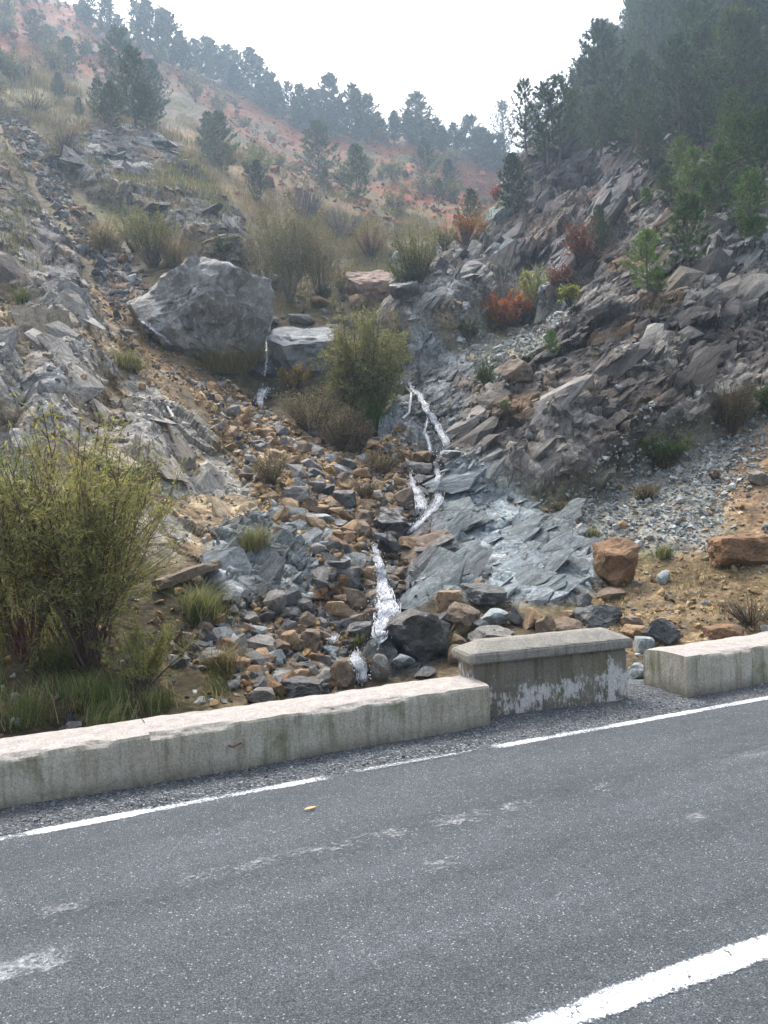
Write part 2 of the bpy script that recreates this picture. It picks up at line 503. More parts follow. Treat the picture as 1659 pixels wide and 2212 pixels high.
# relief
base = np.array([0.25, 0.235, 0.205])
size = np.clip(dist / 16.0, 0.7, 5.0)                       # relief coarsens with the real size of the far slopes
st = np.array([[0.72, 0.2, 0.62], [-0.35, 0.93, 0.1], [-0.6, -0.3, 0.72]])      # bedding: long axis climbs to the right
st /= np.linalg.norm(st, axis=1, keepdims=True)
B = P @ st.T
Bq = B * np.array([0.42, 0.9, 1.6])
wl = Z['leftcrag'] + Z['topcrag'] + Z['leftpale'] + Z['slableft']
stl = np.array([[-0.62, 0.3, 0.72], [0.4, 0.9, 0.1], [0.6, -0.35, 0.7]])
stl /= np.linalg.norm(stl, axis=1, keepdims=True)
BL = (P @ stl.T) * np.array([0.5, 1.0, 1.3])
Q = np.where((wl > 0.4)[:, None], BL, Bq)
warp = np.c_[vnoise(P / 0.9, 21), vnoise(P / 0.9, 22), vnoise(P / 0.9, 23)] * 0.05
Q = Q + warp
rk = rockiness > 0.02
def rock_facets(scale, shift, seed):
    a_, b_, c_ = np.zeros(len(P), np.float32), np.full(len(P), 0.5, np.float32), np.ones(len(P), np.float32)
    a_[rk], b_[rk], c_[rk] = facets(Q[rk] / scale + shift, seed)
    return a_, b_, c_
h0, id0, e0 = rock_facets(3.4, 1.7, 9)
h1, id1, e1 = rock_facets(1.5, 0.0, 1)
h2, id2, e2 = rock_facets(0.6, 3.1, 2)
h3, id3, e3 = rock_facets(0.24, 9.7, 3)
soft1 = fbm(P / (1.8 * size[:, None]), 4, 40)
soft2 = fbm(P / (0.45 * size[:, None]), 4, 50)
bulk = fbm(P / (7 * size[:, None]), 3, 60)
steep = np.maximum(Z['cliff'], Z['cliffback'])
disp = (rockiness * (0.50 * h0 * (0.35 + 0.65 * steep) + 0.36 * h1 + (0.19 * h2 + 0.085 * h3) * (1 - 0.65 * Z['slab']) - 0.10 * smooth(0.05, 0.0, e1) - 0.05 * smooth(0.06, 0.0, e2))
        + (0.16 * soft1 + 0.07 * soft2) * size * (1 - 0.85 * rockiness) + 0.35 * bulk * size * smooth(14, 30, dist) * (1 - 0.6 * rockiness))
disp += 0.5 * Z['cliff'] + 0.9 * Z['cliffback'] + 1.0 * Z['topcrag'] + 0.35 * Z['leftcrag'] + 0.22 * Z['slab'] + 0.2 * Z['slableft']
disp += 0.55 * Z['knob'] ** 0.7 + 1.1 * Z['hump'] ** 0.8
disp *= smooth(5.8, 7.0, perp)
disp *= 1 - 0.3 * Z['slab']
disp *= 0.45 + 0.55 * smooth(8, 14, dist)
P = P + NRM * disp[:, None]
P[:, 2] = np.where(perp < 5.95, np.minimum(P[:, 2], -0.1), P[:, 2])
NRM2 = grid_normals(P)

# ------------------------------------------------------------------ colour of the slope (true surface colours)
def C(*c):
    return np.array(c, np.float32)[None]
n_a = fbm(P / 0.8, 4, 70)[:, None]
n_b = fbm(P / 0.22, 4, 80)[:, None]
n_c = fbm(P / 3.5, 3, 90)[:, None]
n_bed = fbm(np.where((wl > 0.4)[:, None], BL * np.array([0.35, 1, 1]), B * np.array([0.16, 0.7, 1.3])) / 0.55, 5, 95)[:, None]
col = C(0.10, 0.082, 0.058) * (1 + 0.6 * n_a + 0.6 * n_b)
col = col + (C(0.12, 0.115, 0.055) * (1 + 0.5 * n_b) - col) * smooth(-0.2, 0.3, n_c) * 0.7
def lay(z, c, k=1.0):
    global col
    m = (Z[z] if isinstance(z, str) else z)[:, None] * k
    col = col * (1 - m) + c * m
lay('forest', C(0.085, 0.062, 0.05) * (1 + 0.5 * n_a + 0.4 * n_b))
redc = C(0.20, 0.075, 0.036) * (1 + 0.3 * n_a + 0.3 * n_b)
redc = np.where(fbm(P / 6.0, 5, 101)[:, None] + 0.3 * n_b > 0.15, C(0.125, 0.088, 0.052) * (1 + 0.6 * n_b), redc)
redc = np.where(fbm(P / 9.0, 4, 105)[:, None] > 0.26, C(0.09, 0.08, 0.042) * (1 + 0.5 * n_b), redc)
lay('red', redc, 0.92)
lay('rubble', np.where(vnoise(P / 1.1, 102)[:, None] > 0.1, C(0.18, 0.105, 0.065), C(0.11, 0.098, 0.052)) * (1 + 0.5 * n_b), 0.85)
lay('straw', C(0.17, 0.12, 0.06) * (1 + 0.4 * n_a + 0.3 * n_b), 0.9)
lay('straw2', C(0.16, 0.135, 0.075) * (1 + 0.4 * n_a + 0.3 * n_b), 0.85)
lay('gully', C(0.085, 0.07, 0.042) * (1 + 0.5 * n_a + 0.3 * n_b), 0.9)
lay('bank', C(0.055, 0.046, 0.03) * (1 + 0.5 * n_a + 0.4 * n_b), 0.95)
pale = C(0.26, 0.215, 0.155) * (1 + 0.45 * n_a + 0.4 * n_b)
pale = np.where(fbm(P / 1.1, 5, 110)[:, None] > 0.16, C(0.31, 0.295, 0.265) * (1 + 0.5 * n_b), pale)
pale = np.where(fbm(P / 1.4, 5, 120)[:, None] > 0.1, C(0.19, 0.15, 0.105) * (1 + 0.5 * n_b), pale)
lay('leftpale', pale)
lay('rust', C(0.20, 0.14, 0.09) * (1 + 0.5 * n_a + 0.5 * n_b), 0.85)
lay('scree', C(0.16, 0.115, 0.075) * (1 + 0.4 * n_a + 0.5 * n_b), 0.95)
lay('screelow', C(0.10, 0.08, 0.06) * (1 + 0.5 * n_a + 0.5 * n_b), 0.95)
lay('screetop', C(0.21, 0.17, 0.13) * (1 + 0.4 * n_a + 0.6 * n_b), 0.95)
lay('gravel', C(0.23, 0.225, 0.205) * (1 + 0.3 * n_a + 0.5 * n_b), 0.95)
lay('dirt', C(0.18, 0.14, 0.095) * (1 + 0.35 * n_a + 0.45 * n_b), 0.95)
lay('clay', C(0.21, 0.155, 0.11) * (1 + 0.3 * n_a + 0.4 * n_b), 0.95)
lay('midrubble', C(0.19, 0.19, 0.17) * (1 + 0.4 * n_a + 0.5 * n_b), 0.95)
def strata(dark, lite, seed, cells=(0.75,), rust=None):
    t = (0.25 * (id1 - 0.5) + 0.3 * (id2 - 0.5))[:, None] + 1.15 * n_bed + 0.3 * n_a + 0.25 * n_b
    c = dark + (lite - dark) * smooth(-0.25, 0.65, t)
    if rust is not None:
        r = smooth(0.12, 0.4, fbm(P / 2.3, 4, seed)[:, None]) * 0.75
        c = c * (1 - r) + rust * (1 + 0.4 * n_b) * r
    return c
cl = strata(C(0.06, 0.054, 0.05), C(0.26, 0.245, 0.225), 130, rust=C(0.19, 0.135, 0.09))
vein = smooth(0.22, 0.45, fbm(B * np.array([0.25, 0.9, 1.1]) / 1.1, 4, 140)[:, None])
cl = cl * (1 - 0.75 * vein) + C(0.40, 0.395, 0.37) * 0.75 * vein
lay('cliff', cl)
cb = strata(C(0.06, 0.055, 0.056), C(0.21, 0.20, 0.198), 150, rust=C(0.18, 0.13, 0.105))
cb = cb + (C(0.34, 0.37, 0.355) - cb) * smooth(0.26, 0.40, fbm(B * np.array([0.12, 0.4, 0.5]), 3, 161)[:, None])
lay('cliffback', cb)
lay('topcrag', strata(C(0.10, 0.095, 0.09), C(0.36, 0.345, 0.325), 170, rust=C(0.25, 0.19, 0.14)))
lay('leftcrag', strata(C(0.11, 0.10, 0.095), C(0.34, 0.33, 0.315), 180, rust=C(0.26, 0.19, 0.12)))
sl = strata(C(0.16, 0.178, 0.182), C(0.325, 0.358, 0.368), 190, rust=C(0.30, 0.25, 0.19))
lay('hump', strata(C(0.14, 0.135, 0.13), C(0.37, 0.36, 0.34), 220, rust=C(0.24, 0.19, 0.14)))
kn = C(0.25, 0.245, 0.235) + (C(0.36, 0.355, 0.34) - C(0.25, 0.245, 0.235)) * smooth(-0.1, 0.35, n_a + 0.5 * n_b)
kn = np.where(fbm(P / 0.9, 5, 230)[:, None] > 0.18, C(0.17, 0.165, 0.16) * (1 + 0.4 * n_b), kn)
lay('knob', kn, 0.9)
lay('slab', sl)
lay('slableft', strata(C(0.13, 0.14, 0.14), C(0.31, 0.325, 0.32), 200, rust=C(0.26, 0.20, 0.14)))
fr = strata(C(0.14, 0.145, 0.145), C(0.31, 0.325, 0.325), 210, rust=C(0.20, 0.15, 0.11))
lay('fallrock', fr)

# water-darkened rock either side of the stream
def near_path(path, wd):
    q = np.array([first_hit(u, v) for u, v in path])
    q[:, 1] *= LS
    x, y = aa, ll * LS
    d = np.full(len(x), 9.0)
    for i in range(len(q) - 1):
        ex, ey = q[i + 1] - q[i]
        t = np.clip(((x - q[i, 0]) * ex + (y - q[i, 1]) * ey) / (ex * ex + ey * ey + 1e-12), 0, 1)
        d = np.minimum(d, np.hypot(x - q[i, 0] - t * ex, y - q[i, 1] - t * ey))
    return smooth(wd, wd * 0.3, d + 0.006 * WOB3)
STREAM = [(884,826),(912,855),(926,891),(947,923),(964,957),(955,992),(943,1005),(945,1030),(940,1060),(951,1082),(921,1116),(880,1153),
          (845,1172),(809,1183),(822,1220),(827,1265),(835,1310),(831,1351),(812,1392),(775,1414),(779,1459),(790,1485)]
FALL2 = [(578,700),(577,760),(573,800),(565,850),(560,880)]
wet = np.maximum(np.maximum(near_path(STREAM, 0.022), 0.6 * near_path(STREAM, 0.05)), near_path(FALL2, 0.03))
wet = np.maximum(wet, 0.8 * zone([(800,1360),(900,1300),(950,1320),(960,1400),(900,1480),(780,1480)]))
col = col * (1 - 0.55 * wet[:, None])
_l = col.mean(1, keepdims=True)
col = np.clip(_l + (col - _l) * 1.4, 0.012, 0.42)
col = np.where((np.maximum(Z['slab'], Z['slableft']) > 0.4)[:, None], np.minimum(col, np.array([[0.29, 0.32, 0.33]])), col)

idx = np.arange(NA * NL).reshape(NL, NA)
quads = np.stack([idx[:-1, :-1], idx[:-1, 1:], idx[1:, 1:], idx[1:, :-1]], -1).reshape(-1, 4)
quads = quads[(perp[quads].max(1) > 5.3)]
hill = add('hillside', mesh_np('hillside', P, quads, M_GROUND, col, False), kind='structure')
hill['label'] = 'steep rocky hillside with a gully, scree and crags above the road'
bpy.context.view_layer.update()

GA, GS, GY = (P[:, 0] / P[:, 1]).reshape(NL, NA), ((P[:, 2] - CAM_H) / P[:, 1]).reshape(NL, NA), P[:, 1].reshape(NL, NA)
def hit(u, v, tries=80):
    """point of the hillside seen along a sight line (steps down to the skyline if the line misses)"""
    for k in range(tries):
        a, s = ray(u, v + 4 * k)
        j = int(np.clip(np.searchsorted(acols, a), 5, NA - 6))
        blk = GA[:, j - 5:j + 6], GS[:, j - 5:j + 6]
        m = (np.abs(blk[0] - a) < 0.0045) & (np.abs(blk[1] - s) < 0.0045)
        if m.any():
            yb = np.where(m, GY[:, j - 5:j + 6], 1e9)
            near = yb < yb.min() * 1.02
            d2 = np.where(near, (blk[0] - a) ** 2 + (blk[1] - s) ** 2, 9)
            i = int(np.argmin(d2))
            r_, c_ = divmod(i, 11)
            q = r_ * NA + j - 5 + c_
            y = float(P[q, 1])
            return Vector((a * y, y, CAM_H + s * y)), Vector(NRM2[q]), y
    return Vector((0, 20, 3)), Vector((0, 0, 1)), 20.0
DG = [None]
def seen(u, v):
    """first visible surface of anything built so far"""
    a, s = ray(u, v)
    ok, p, n, _, ob, _ = scene.ray_cast(DG[0], Vector((0, 0, CAM_H)), Vector((a, 1, s)).normalized())
    return (p.copy(), n.copy(), ob) if ok else (None, None, None)
def at(u, v, Y):
    a, s = ray(u, v)
    return Vector((a * Y, Y, CAM_H + s * Y))
def ground_z(x, y):
    ok, p, n, _ = hill.ray_cast(Vector((x, y, 200)), Vector((0, 0, -1)))
    return p.z if ok else 0.0

# ================================================================== road, verge, painted lines
def asphalt():
    g = N('asphalt')
    co = g.coord('Object')
    vo = g.n('TexVoronoi')
    vo.inputs['Scale'].default_value = 210
    g.l(co, vo.inputs['Vector'])
    vo2 = g.n('TexVoronoi')
    vo2.inputs['Scale'].default_value = 95
    g.l(co, vo2.inputs['Vector'])
    rnd = g.n('SeparateColor')
    g.l(vo.outputs['Color'], rnd.inputs[0])
    rnd2 = g.n('SeparateColor')
    g.l(vo2.outputs['Color'], rnd2.inputs[0])
    big = g.noise(g.coord('Object', (0.35, 1.2, 1)), 1.6, 5, 0.6)
    mid = g.noise(co, 9, 4, 0.6)
    c = g.ramp(rnd.outputs[0], [(0.0, (0.045, 0.053, 0.061)), (0.5, (0.092, 0.105, 0.117)), (0.86, (0.128, 0.146, 0.160)), (1.0, (0.235, 0.26, 0.275))])
    lite = g.math('MULTIPLY', g.ramp(rnd2.outputs[1], [(0.93, 0.0), (0.95, 1.0)]), g.ramp(vo2.outputs['Distance'], [(0.25, 1.0), (0.5, 0.0)]))
    c = g.mix(lite, c, (0.45, 0.46, 0.47))
    c = g.mix(1.0, c, g.ramp(big, [(0.3, 0.86), (0.7, 1.16)]), 'MULTIPLY')
    c = g.mix(1.0, c, g.ramp(mid, [(0.3, 0.9), (0.7, 1.1)]), 'MULTIPLY')
    sx = g.n('SeparateXYZ')
    g.l(co, sx.inputs[0])
    tw = g.noise(g.coord('Object', (0.15, 2.2, 1)), 1.0, 4, 0.6)
    c = g.mix(1.0, c, g.ramp(tw, [(0.3, 0.84), (0.5, 1.0), (0.7, 1.2)]), 'MULTIPLY')
    return g.finish(c, 0.75, vo.outputs['Distance'], 0.9, 0.012, 0.35)

def paint(name, lo, hi, tint=(0.74, 0.76, 0.78), grain=55, cracks=False, patch=1.6):
    """worn road paint: the sheet has holes where the paint is gone"""
    g = N(name)
    co = g.coord('Object')
    a = g.noise(co, grain, 4, 0.75)
    b = g.noise(co, patch, 4, 0.6)
    uv = g.n('Attribute', attribute_name='Edge')
    m = g.math('ADD', g.math('ADD', g.math('MULTIPLY', a, 0.6), g.math('MULTIPLY', b, 0.5)), g.math('MULTIPLY', uv.outputs['Fac'], -0.30))
    mask = g.ramp(m, [(lo, 0.0), (hi, 1.0)])
    c = g.mix(g.ramp(g.noise(co, 30, 4, 0.7), [(0.3, 0.0), (0.7, 1.0)]), tint, tuple(x * 0.78 for x in tint))
    if cracks:
        vo = g.n('TexVoronoi', feature='DISTANCE_TO_EDGE')
        vo.inputs['Scale'].default_value = 15
        wv = g.n('TexNoise')
        wv.inputs['Scale'].default_value = 9
        g.l(co, wv.inputs['Vector'])
        g.l(g.mix(0.16, co, wv.outputs['Color'], 'ADD'), vo.inputs['Vector'])
        mask = g.math('MULTIPLY', mask, g.ramp(vo.outputs['Distance'], [(0.006, 0.0), (0.024, 1.0)]))
    g.finish(c, 0.6, a, 0.4, 0.004, 0.35)
    tr = g.n('BsdfTransparent')
    mx = g.n('MixShader')
    g.l(mask, mx.inputs[0])
    g.l(tr.outputs[0], mx.inputs[1])
    g.l(g.b.outputs[0], mx.inputs[2])
    g.l(mx.outputs[0], g.out.inputs['Surface'])
    return g.m

def sheet(name, t0, t1, p0, p1, z, mat, nt=2, npp=2, edge=False, bow=None, kind='structure', parent=None, fn=None):
    ts, ps = np.linspace(t0, t1, nt), np.linspace(0, 1, npp)
    v, e = [], []
    for t in ts:
        for q in ps:
            p = p0 + (p1 - p0) * q + (bow(t) if bow else 0)
            v.append((t, p, z if fn is None else z + fn(t, p)))
            e.append(max(abs(q - 0.5) * 2, 1.15 - min(t - t0, t1 - t) / 0.35 if edge else 0))
    ii = np.arange(nt * npp).reshape(nt, npp)
    f = np.stack([ii[:-1, :-1], ii[1:, :-1], ii[1:, 1:], ii[:-1, 1:]], -1).reshape(-1, 4)
    me = mesh_np(name, v, f, mat)
    if edge:
        at_ = me.attributes.new('Edge', 'FLOAT', 'POINT')
        at_.data.foreach_set('value', (np.array(e, np.float32) ** 3))
    o = add(name, me, kind=kind, rot=(0, 0, ROADROT))
    return o

M_ASPH = asphalt()
road = sheet('road', -45, 60, -3.2, 5.02, 0.0, M_ASPH)
sheet('ground', -45, 60, -60, 5.6, -0.05, mat_attr('valley_soil', 0.95))
M_VERGE = N('verge_gravel')
_co = M_VERGE.coord('Object')
_vo = M_VERGE.n('TexVoronoi')
_vo.inputs['Scale'].default_value = 75
M_VERGE.l(_co, _vo.inputs['Vector'])
_sp = M_VERGE.n('SeparateColor')
M_VERGE.l(_vo.outputs['Color'], _sp.inputs[0])
_c = M_VERGE.ramp(_sp.outputs[0], [(0.0, (0.05, 0.056, 0.062)), (0.6, (0.12, 0.13, 0.14)), (0.9, (0.2, 0.21, 0.225)), (1.0, (0.38, 0.39, 0.40))])
_c = M_VERGE.mix(M_VERGE.ramp(M_VERGE.noise(_co, 1.3, 4, 0.6), [(0.55, 0.0), (0.72, 0.5)]), _c, (0.22, 0.205, 0.185))
M_VERGE = M_VERGE.finish(_c, 0.9, _vo.outputs['Distance'], 1.0, 0.02, 0.2)
_rv = np.random.default_rng(3)
def vfn(t, p):
    b = max(0.0, min(1.0, (p - 4.93) / 0.1))
    return b * (0.012 + 0.010 * math.sin(t * 2.1) * math.sin(p * 9 + t) + _rv.uniform(-0.004, 0.004))
sheet('verge', -20, 30, 4.93, 5.95, 0.003, M_VERGE, 500, 24, fn=vfn)
LINE = paint('edge_line_paint', 0.43, 0.58, (0.60, 0.63, 0.66))
LINE2 = paint('centre_line_paint', 0.34, 0.46, (0.66, 0.69, 0.72), cracks=True)
FADED = paint('faded_paint', 0.42, 0.66, (0.30, 0.315, 0.33), 34, False, 3.5)
def bowf(t):
    return 0.012 * math.sin(t * 0.9)
def line(name, t0, t1, pc, wd, mat, label, z=0.005, n=60):
    o = sheet(name, t0, t1, pc - wd / 2, pc + wd / 2, z, mat, max(n, int((t1 - t0) / 0.08)), 9, True, bowf)
    o['label'] = label
    return o
line('road_marking', -12, 1.75, 4.88, 0.125, LINE, 'worn white edge line along the wall, stretch before the faded gap')
line('road_marking', 2.75, 26, 4.88, 0.13, LINE, 'white edge line running past the parapet to the right')
line('road_marking', 1.45, 3.05, 4.885, 0.10, paint('nearly_gone_paint', 0.52, 0.70, (0.6, 0.63, 0.66)), 'nearly worn away piece of the white edge line', z=0.009)
line('road_marking', -12, 26, 2.21, 0.155, LINE2, 'cracked white line at the near edge of the lane')
line('road_marking', -0.85, 0.14, 3.44, 0.24, paint('old_dash_paint', 0.40, 0.62, (0.36, 0.38, 0.395), 34), 'broad ghost of an old dash in the lower left lane')
line('road_marking', 1.50, 1.92, 3.42, 0.15, FADED, 'small ghost of an old dash in mid lane')
line('road_marking', 3.06, 3.44, 3.27, 0.13, FADED, 'small ghost of an old dash at the right')
GHOST = paint('ghost_line_paint', 0.56, 0.72, (0.27, 0.285, 0.30), 30, False, 3.2)
line('road_marking', -0.4, 6.5, 3.86, 0.26, GHOST, 'faint scuffed trace of an old line along the lane', n=80)
line('road_marking', -0.9, 1.9, 5.06, 0.03, GHOST, 'thin faint trace of paint on the gravel verge', z=0.026)

# ================================================================== concrete walls
def concrete(name, warm, cool, top, patch=None, moss=(0.16, 0.16, 0.07), moss_lo=0.58, dark=0.0):
    g = N(name)
    co = g.coord('Object')
    sep = g.n('SeparateXYZ')
    g.l(co, sep.inputs[0])
    n1 = g.noise(co, 1.8, 5, 0.65)
    n2 = g.noise(co, 11, 5, 0.7)
    n3 = g.noise(co, 60, 3, 0.6)
    st_ = g.noise(g.coord('Object', (9, 9, 0.7)), 1.6, 5, 0.7)
    c = g.mix(g.ramp(n1, [(0.35, 0.0), (0.65, 1.0)]), warm, cool)
    c = g.mix(g.ramp(st_, [(0.46, 0.0), (0.68, 0.7)]), c, (warm[0] * 0.55, warm[1] * 0.52, warm[2] * 0.45))
    c = g.mix(g.ramp(n2, [(0.62, 0.0), (0.75, 0.5)]), c, tuple(x * 0.5 for x in warm))
    c = g.mix(g.ramp(g.math('ADD', n1, g.math('MULTIPLY', st_, 0.35)), [(moss_lo + 0.13, 0.0), (moss_lo + 0.3, 0.65)]), c, moss)
    # splash stain low on the face
    low = g.math('MULTIPLY', g.ramp(sep.outputs[2], [(0.0, 1.0), (0.12, 0.0)]), g.ramp(n2, [(0.3, 0.35), (0.6, 0.9)]))
    c = g.mix(low, c, (0.15, 0.14, 0.10))
    if patch:
        pn = g.math('ADD', g.math('MULTIPLY', g.noise(co, 3.5, 6, 0.7), 0.55), g.math('MULTIPLY', g.noise(g.coord('Object', (1, 1, 0.35)), 30, 6, 0.8), 0.5))
        band = g.ramp(sep.outputs[2], [(0.0, 0.40), (0.2, 0.44), (0.30, 0.37), (0.46, 0.24)])
        endx = g.ramp(sep.outputs[0], [(0.0, 0.16), (0.06, 0.0), (1.0, 0.0)])
        xr = g.ramp(g.math('MULTIPLY', g.math('SUBTRACT', sep.outputs[0], 1.26), 8.0), [(0.0, 0.0), (0.35, 0.12), (1.0, 0.06)])
        m = g.math('ADD', g.math('ADD', pn, band), g.math('ADD', endx, xr))
        c = g.mix(g.ramp(m, [(0.94, 0.0), (1.02, 0.9)]), c, patch)
    geo = g.n('NewGeometry')
    sn = g.n('SeparateXYZ')
    g.l(geo.outputs['Normal'], sn.inputs[0])
    up = g.ramp(sn.outputs[2], [(0.55, 0.0), (0.85, 1.0)])
    tc = g.mix(g.ramp(n2, [(0.35, 0.0), (0.7, 1.0)]), top, tuple(x * 0.72 for x in top))
    c = g.mix(up, c, tc)
    c = g.mix(1.0, c, g.ramp(n3, [(0.25, 0.72), (0.75, 1.25)]), 'MULTIPLY')
    vo = g.n('TexVoronoi')
    vo.inputs['Scale'].default_value = 28
    g.l(co, vo.inputs['Vector'])
    pit = g.math('MULTIPLY', g.ramp(vo.outputs['Distance'], [(0.06, 0.0), (0.16, 1.0)]), 1.0)
    h = g.math('ADD', g.math('MULTIPLY', pit, 0.5), g.math('ADD', n2, g.math('MULTIPLY', n3, 0.6)))
    c = g.mix(g.ramp(vo.outputs['Distance'], [(0.05, 0.55), (0.13, 0.0)]), c, (0.10, 0.095, 0.08))
    return g.finish(c, 0.9, h, 0.7, 0.012, 0.2)

def wall_mesh(name, length, prof, mat, rough=0.010, seed=0, step=0.022, bend=None):
    """prof: closed outline in (depth, height); swept along the wall, corners chipped by noise"""
    pts = []
    for i, (p0, z0) in enumerate(prof):
        p1, z1 = prof[(i + 1) % len(prof)]
        n = max(1, int(math.hypot(p1 - p0, z1 - z0) / step))
        pts += [(p0 + (p1 - p0) * k / n, z0 + (z1 - z0) * k / n) for k in range(n)]
    m = len(pts)
    nt = max(2, int(length / step))
    v = np.array([(length * i / nt, p, z) for i in range(nt + 1) for p, z in pts])
    cp, cz = np.mean([q[0] for q in pts]), np.mean([q[1] for q in pts])
    ii = np.arange((nt + 1) * m).reshape(nt + 1, m)
    f = np.stack([ii[:-1], np.roll(ii[:-1], -1, 1), np.roll(ii[1:], -1, 1), ii[1:]], -1).reshape(-1, 4)
    # end faces: shrink rings towards the middle
    V, Fc = [v], [f[:, ::-1]]
    off = len(v)
    for end in (0, 1):
        ring0 = ii[0] if end == 0 else ii[-1]
        x = 0 if end == 0 else length
        prev = ring0
        for s in (0.8, 0.55, 0.3, 0.02):
            r = np.array([(x, cp + (p - cp) * s, cz + (z - cz) * s) for p, z in pts])
            V.append(r)
            cur = np.arange(off, off + m)
            off += m
            q = np.stack([prev, cur, np.roll(cur, -1), np.roll(prev, -1)], -1)
            Fc.append(q[:, ::-1] if end == 0 else q)
            prev = cur
    v = np.concatenate(V)
    f = np.concatenate(Fc)
    d = np.c_[fbm(v / 0.16 + seed, 4, 1), fbm(v / 0.16 + seed, 4, 2), fbm(v / 0.16 + seed, 4, 3)] * rough
    d += np.c_[vnoise(v / 0.9 + seed, 4), vnoise(v / 0.9 + seed, 5), vnoise(v / 0.9 + seed, 6)] * rough * 0.8
    # knocked corners
    mx = np.array([max(q[0] for q in prof), max(q[1] for q in prof)])
    mn = np.array([min(q[0] for q in prof), 0])
    for pc in (mn[0], mx[0]):
        near = np.clip(1 - np.hypot(v[:, 1] - pc, v[:, 2] - mx[1]) / 0.06, 0, 1)
        chip = np.clip(fbm(v / 0.22 + seed + 9, 4, 7) * 1.6 + 0.25, 0, 1)
        d[:, 1] += np.sign((mn[0] + mx[0]) / 2 - pc) * near * chip * 0.035
        d[:, 2] -= near * chip * 0.035
    v = v + d
    return mesh_np(name, v, f, mat, smooth_shade=False)

M_WALL = concrete('wall_concrete', (0.40, 0.36, 0.27), (0.54, 0.51, 0.43), (0.40, 0.365, 0.335))
M_PAR = concrete('parapet_concrete', (0.17, 0.15, 0.12), (0.25, 0.225, 0.18), (0.25, 0.235, 0.20), patch=(0.62, 0.60, 0.57), moss=(0.13, 0.13, 0.06), moss_lo=0.55)
M_CAP = concrete('coping_concrete', (0.25, 0.235, 0.20), (0.31, 0.29, 0.25), (0.28, 0.265, 0.23), moss=(0.16, 0.16, 0.09))
RUST = rock_mat('rusty_iron', (0.16, 0.075, 0.035), (0.24, 0.12, 0.055), (0.09, 0.05, 0.03), 0.85, 9)

def tube(pts, rad, sides=6):
    pts = np.asarray(pts, float)
    n = len(pts)
    rad = np.broadcast_to(np.asarray(rad, float), (n,))
    t = np.gradient(pts, axis=0)
    t /= np.linalg.norm(t, axis=1, keepdims=True) + 1e-9
    ref = np.where(np.abs(t[:, 2:3]) > 0.9, np.array([[1.0, 0, 0]]), np.array([[0, 0, 1.0]]))
    a = np.cross(t, ref)
    a /= np.linalg.norm(a, axis=1, keepdims=True) + 1e-9
    b = np.cross(t, a)
    ang = np.arange(sides) * 2 * math.pi / sides
    v = pts[:, None] + rad[:, None, None] * (a[:, None] * np.cos(ang)[None, :, None] + b[:, None] * np.sin(ang)[None, :, None])
    ii = np.arange(n * sides).reshape(n, sides)
    f = np.stack([ii[:-1], ii[1:], np.roll(ii[1:], -1, 1), np.roll(ii[:-1], -1, 1)], -1).reshape(-1, 4)
    return v.reshape(-1, 3), f

class Acc:
    def __init__(self):
        self.v, self.f, self.c, self.n = [], [], [], 0
    def put(self, v, f, c):
        v = np.asarray(v, float)
        self.v.append(v)
        self.f.append(np.asarray(f) + self.n)
        c = np.asarray(c, float)
        self.c.append(np.broadcast_to(c, (len(v), 3)) if c.ndim == 1 else c)
        self.n += len(v)
    def mesh(self, name, mat, sm=False):
        return mesh_np(name, np.concatenate(self.v), np.concatenate(self.f), mat, np.clip(np.concatenate(self.c), 0.005, 0.9), sm)

def empty(name, loc, label, cat, group=None, rotz=0.0, scale=1.0):
    o = add(name, None, label=label, cat=cat, group=group, loc=loc, rot=(0, 0, rotz))
    o.empty_display_size = 0.2
    o.scale = (scale,) * 3
    return o

WH = 0.345
wl_ = empty('roadside_wall', road_pt(-2, 5.335), 'long low concrete wall with pale top at the left of the road', 'wall', rotz=ROADROT)
PROF = [(0.015, -0.15), (0.0, 0.1), (-0.02, WH - 0.02), (-0.012, WH), (0.25, WH + 0.012), (0.47, WH - 0.005), (0.485, WH - 0.03), (0.50, -0.3)]
add('wall_segment', wall_mesh('wall_segment', 2.52, PROF, M_WALL, 0.011, 1.0), wl_)
s2 = add('wall_segment', wall_mesh('wall_segment', 2.61, PROF, M_WALL, 0.011, 6.0), wl_)
s2.location = (2.521, 0, 0)
rv, rf = tube([(3.05, 0.03, 0.19), (3.05, -0.035, 0.19), (3.07, -0.045, 0.185), (3.13, -0.03, 0.20)], 0.006, 6)
add('rebar_stub', mesh_np('rebar_stub', rv, rf, RUST), wl_)

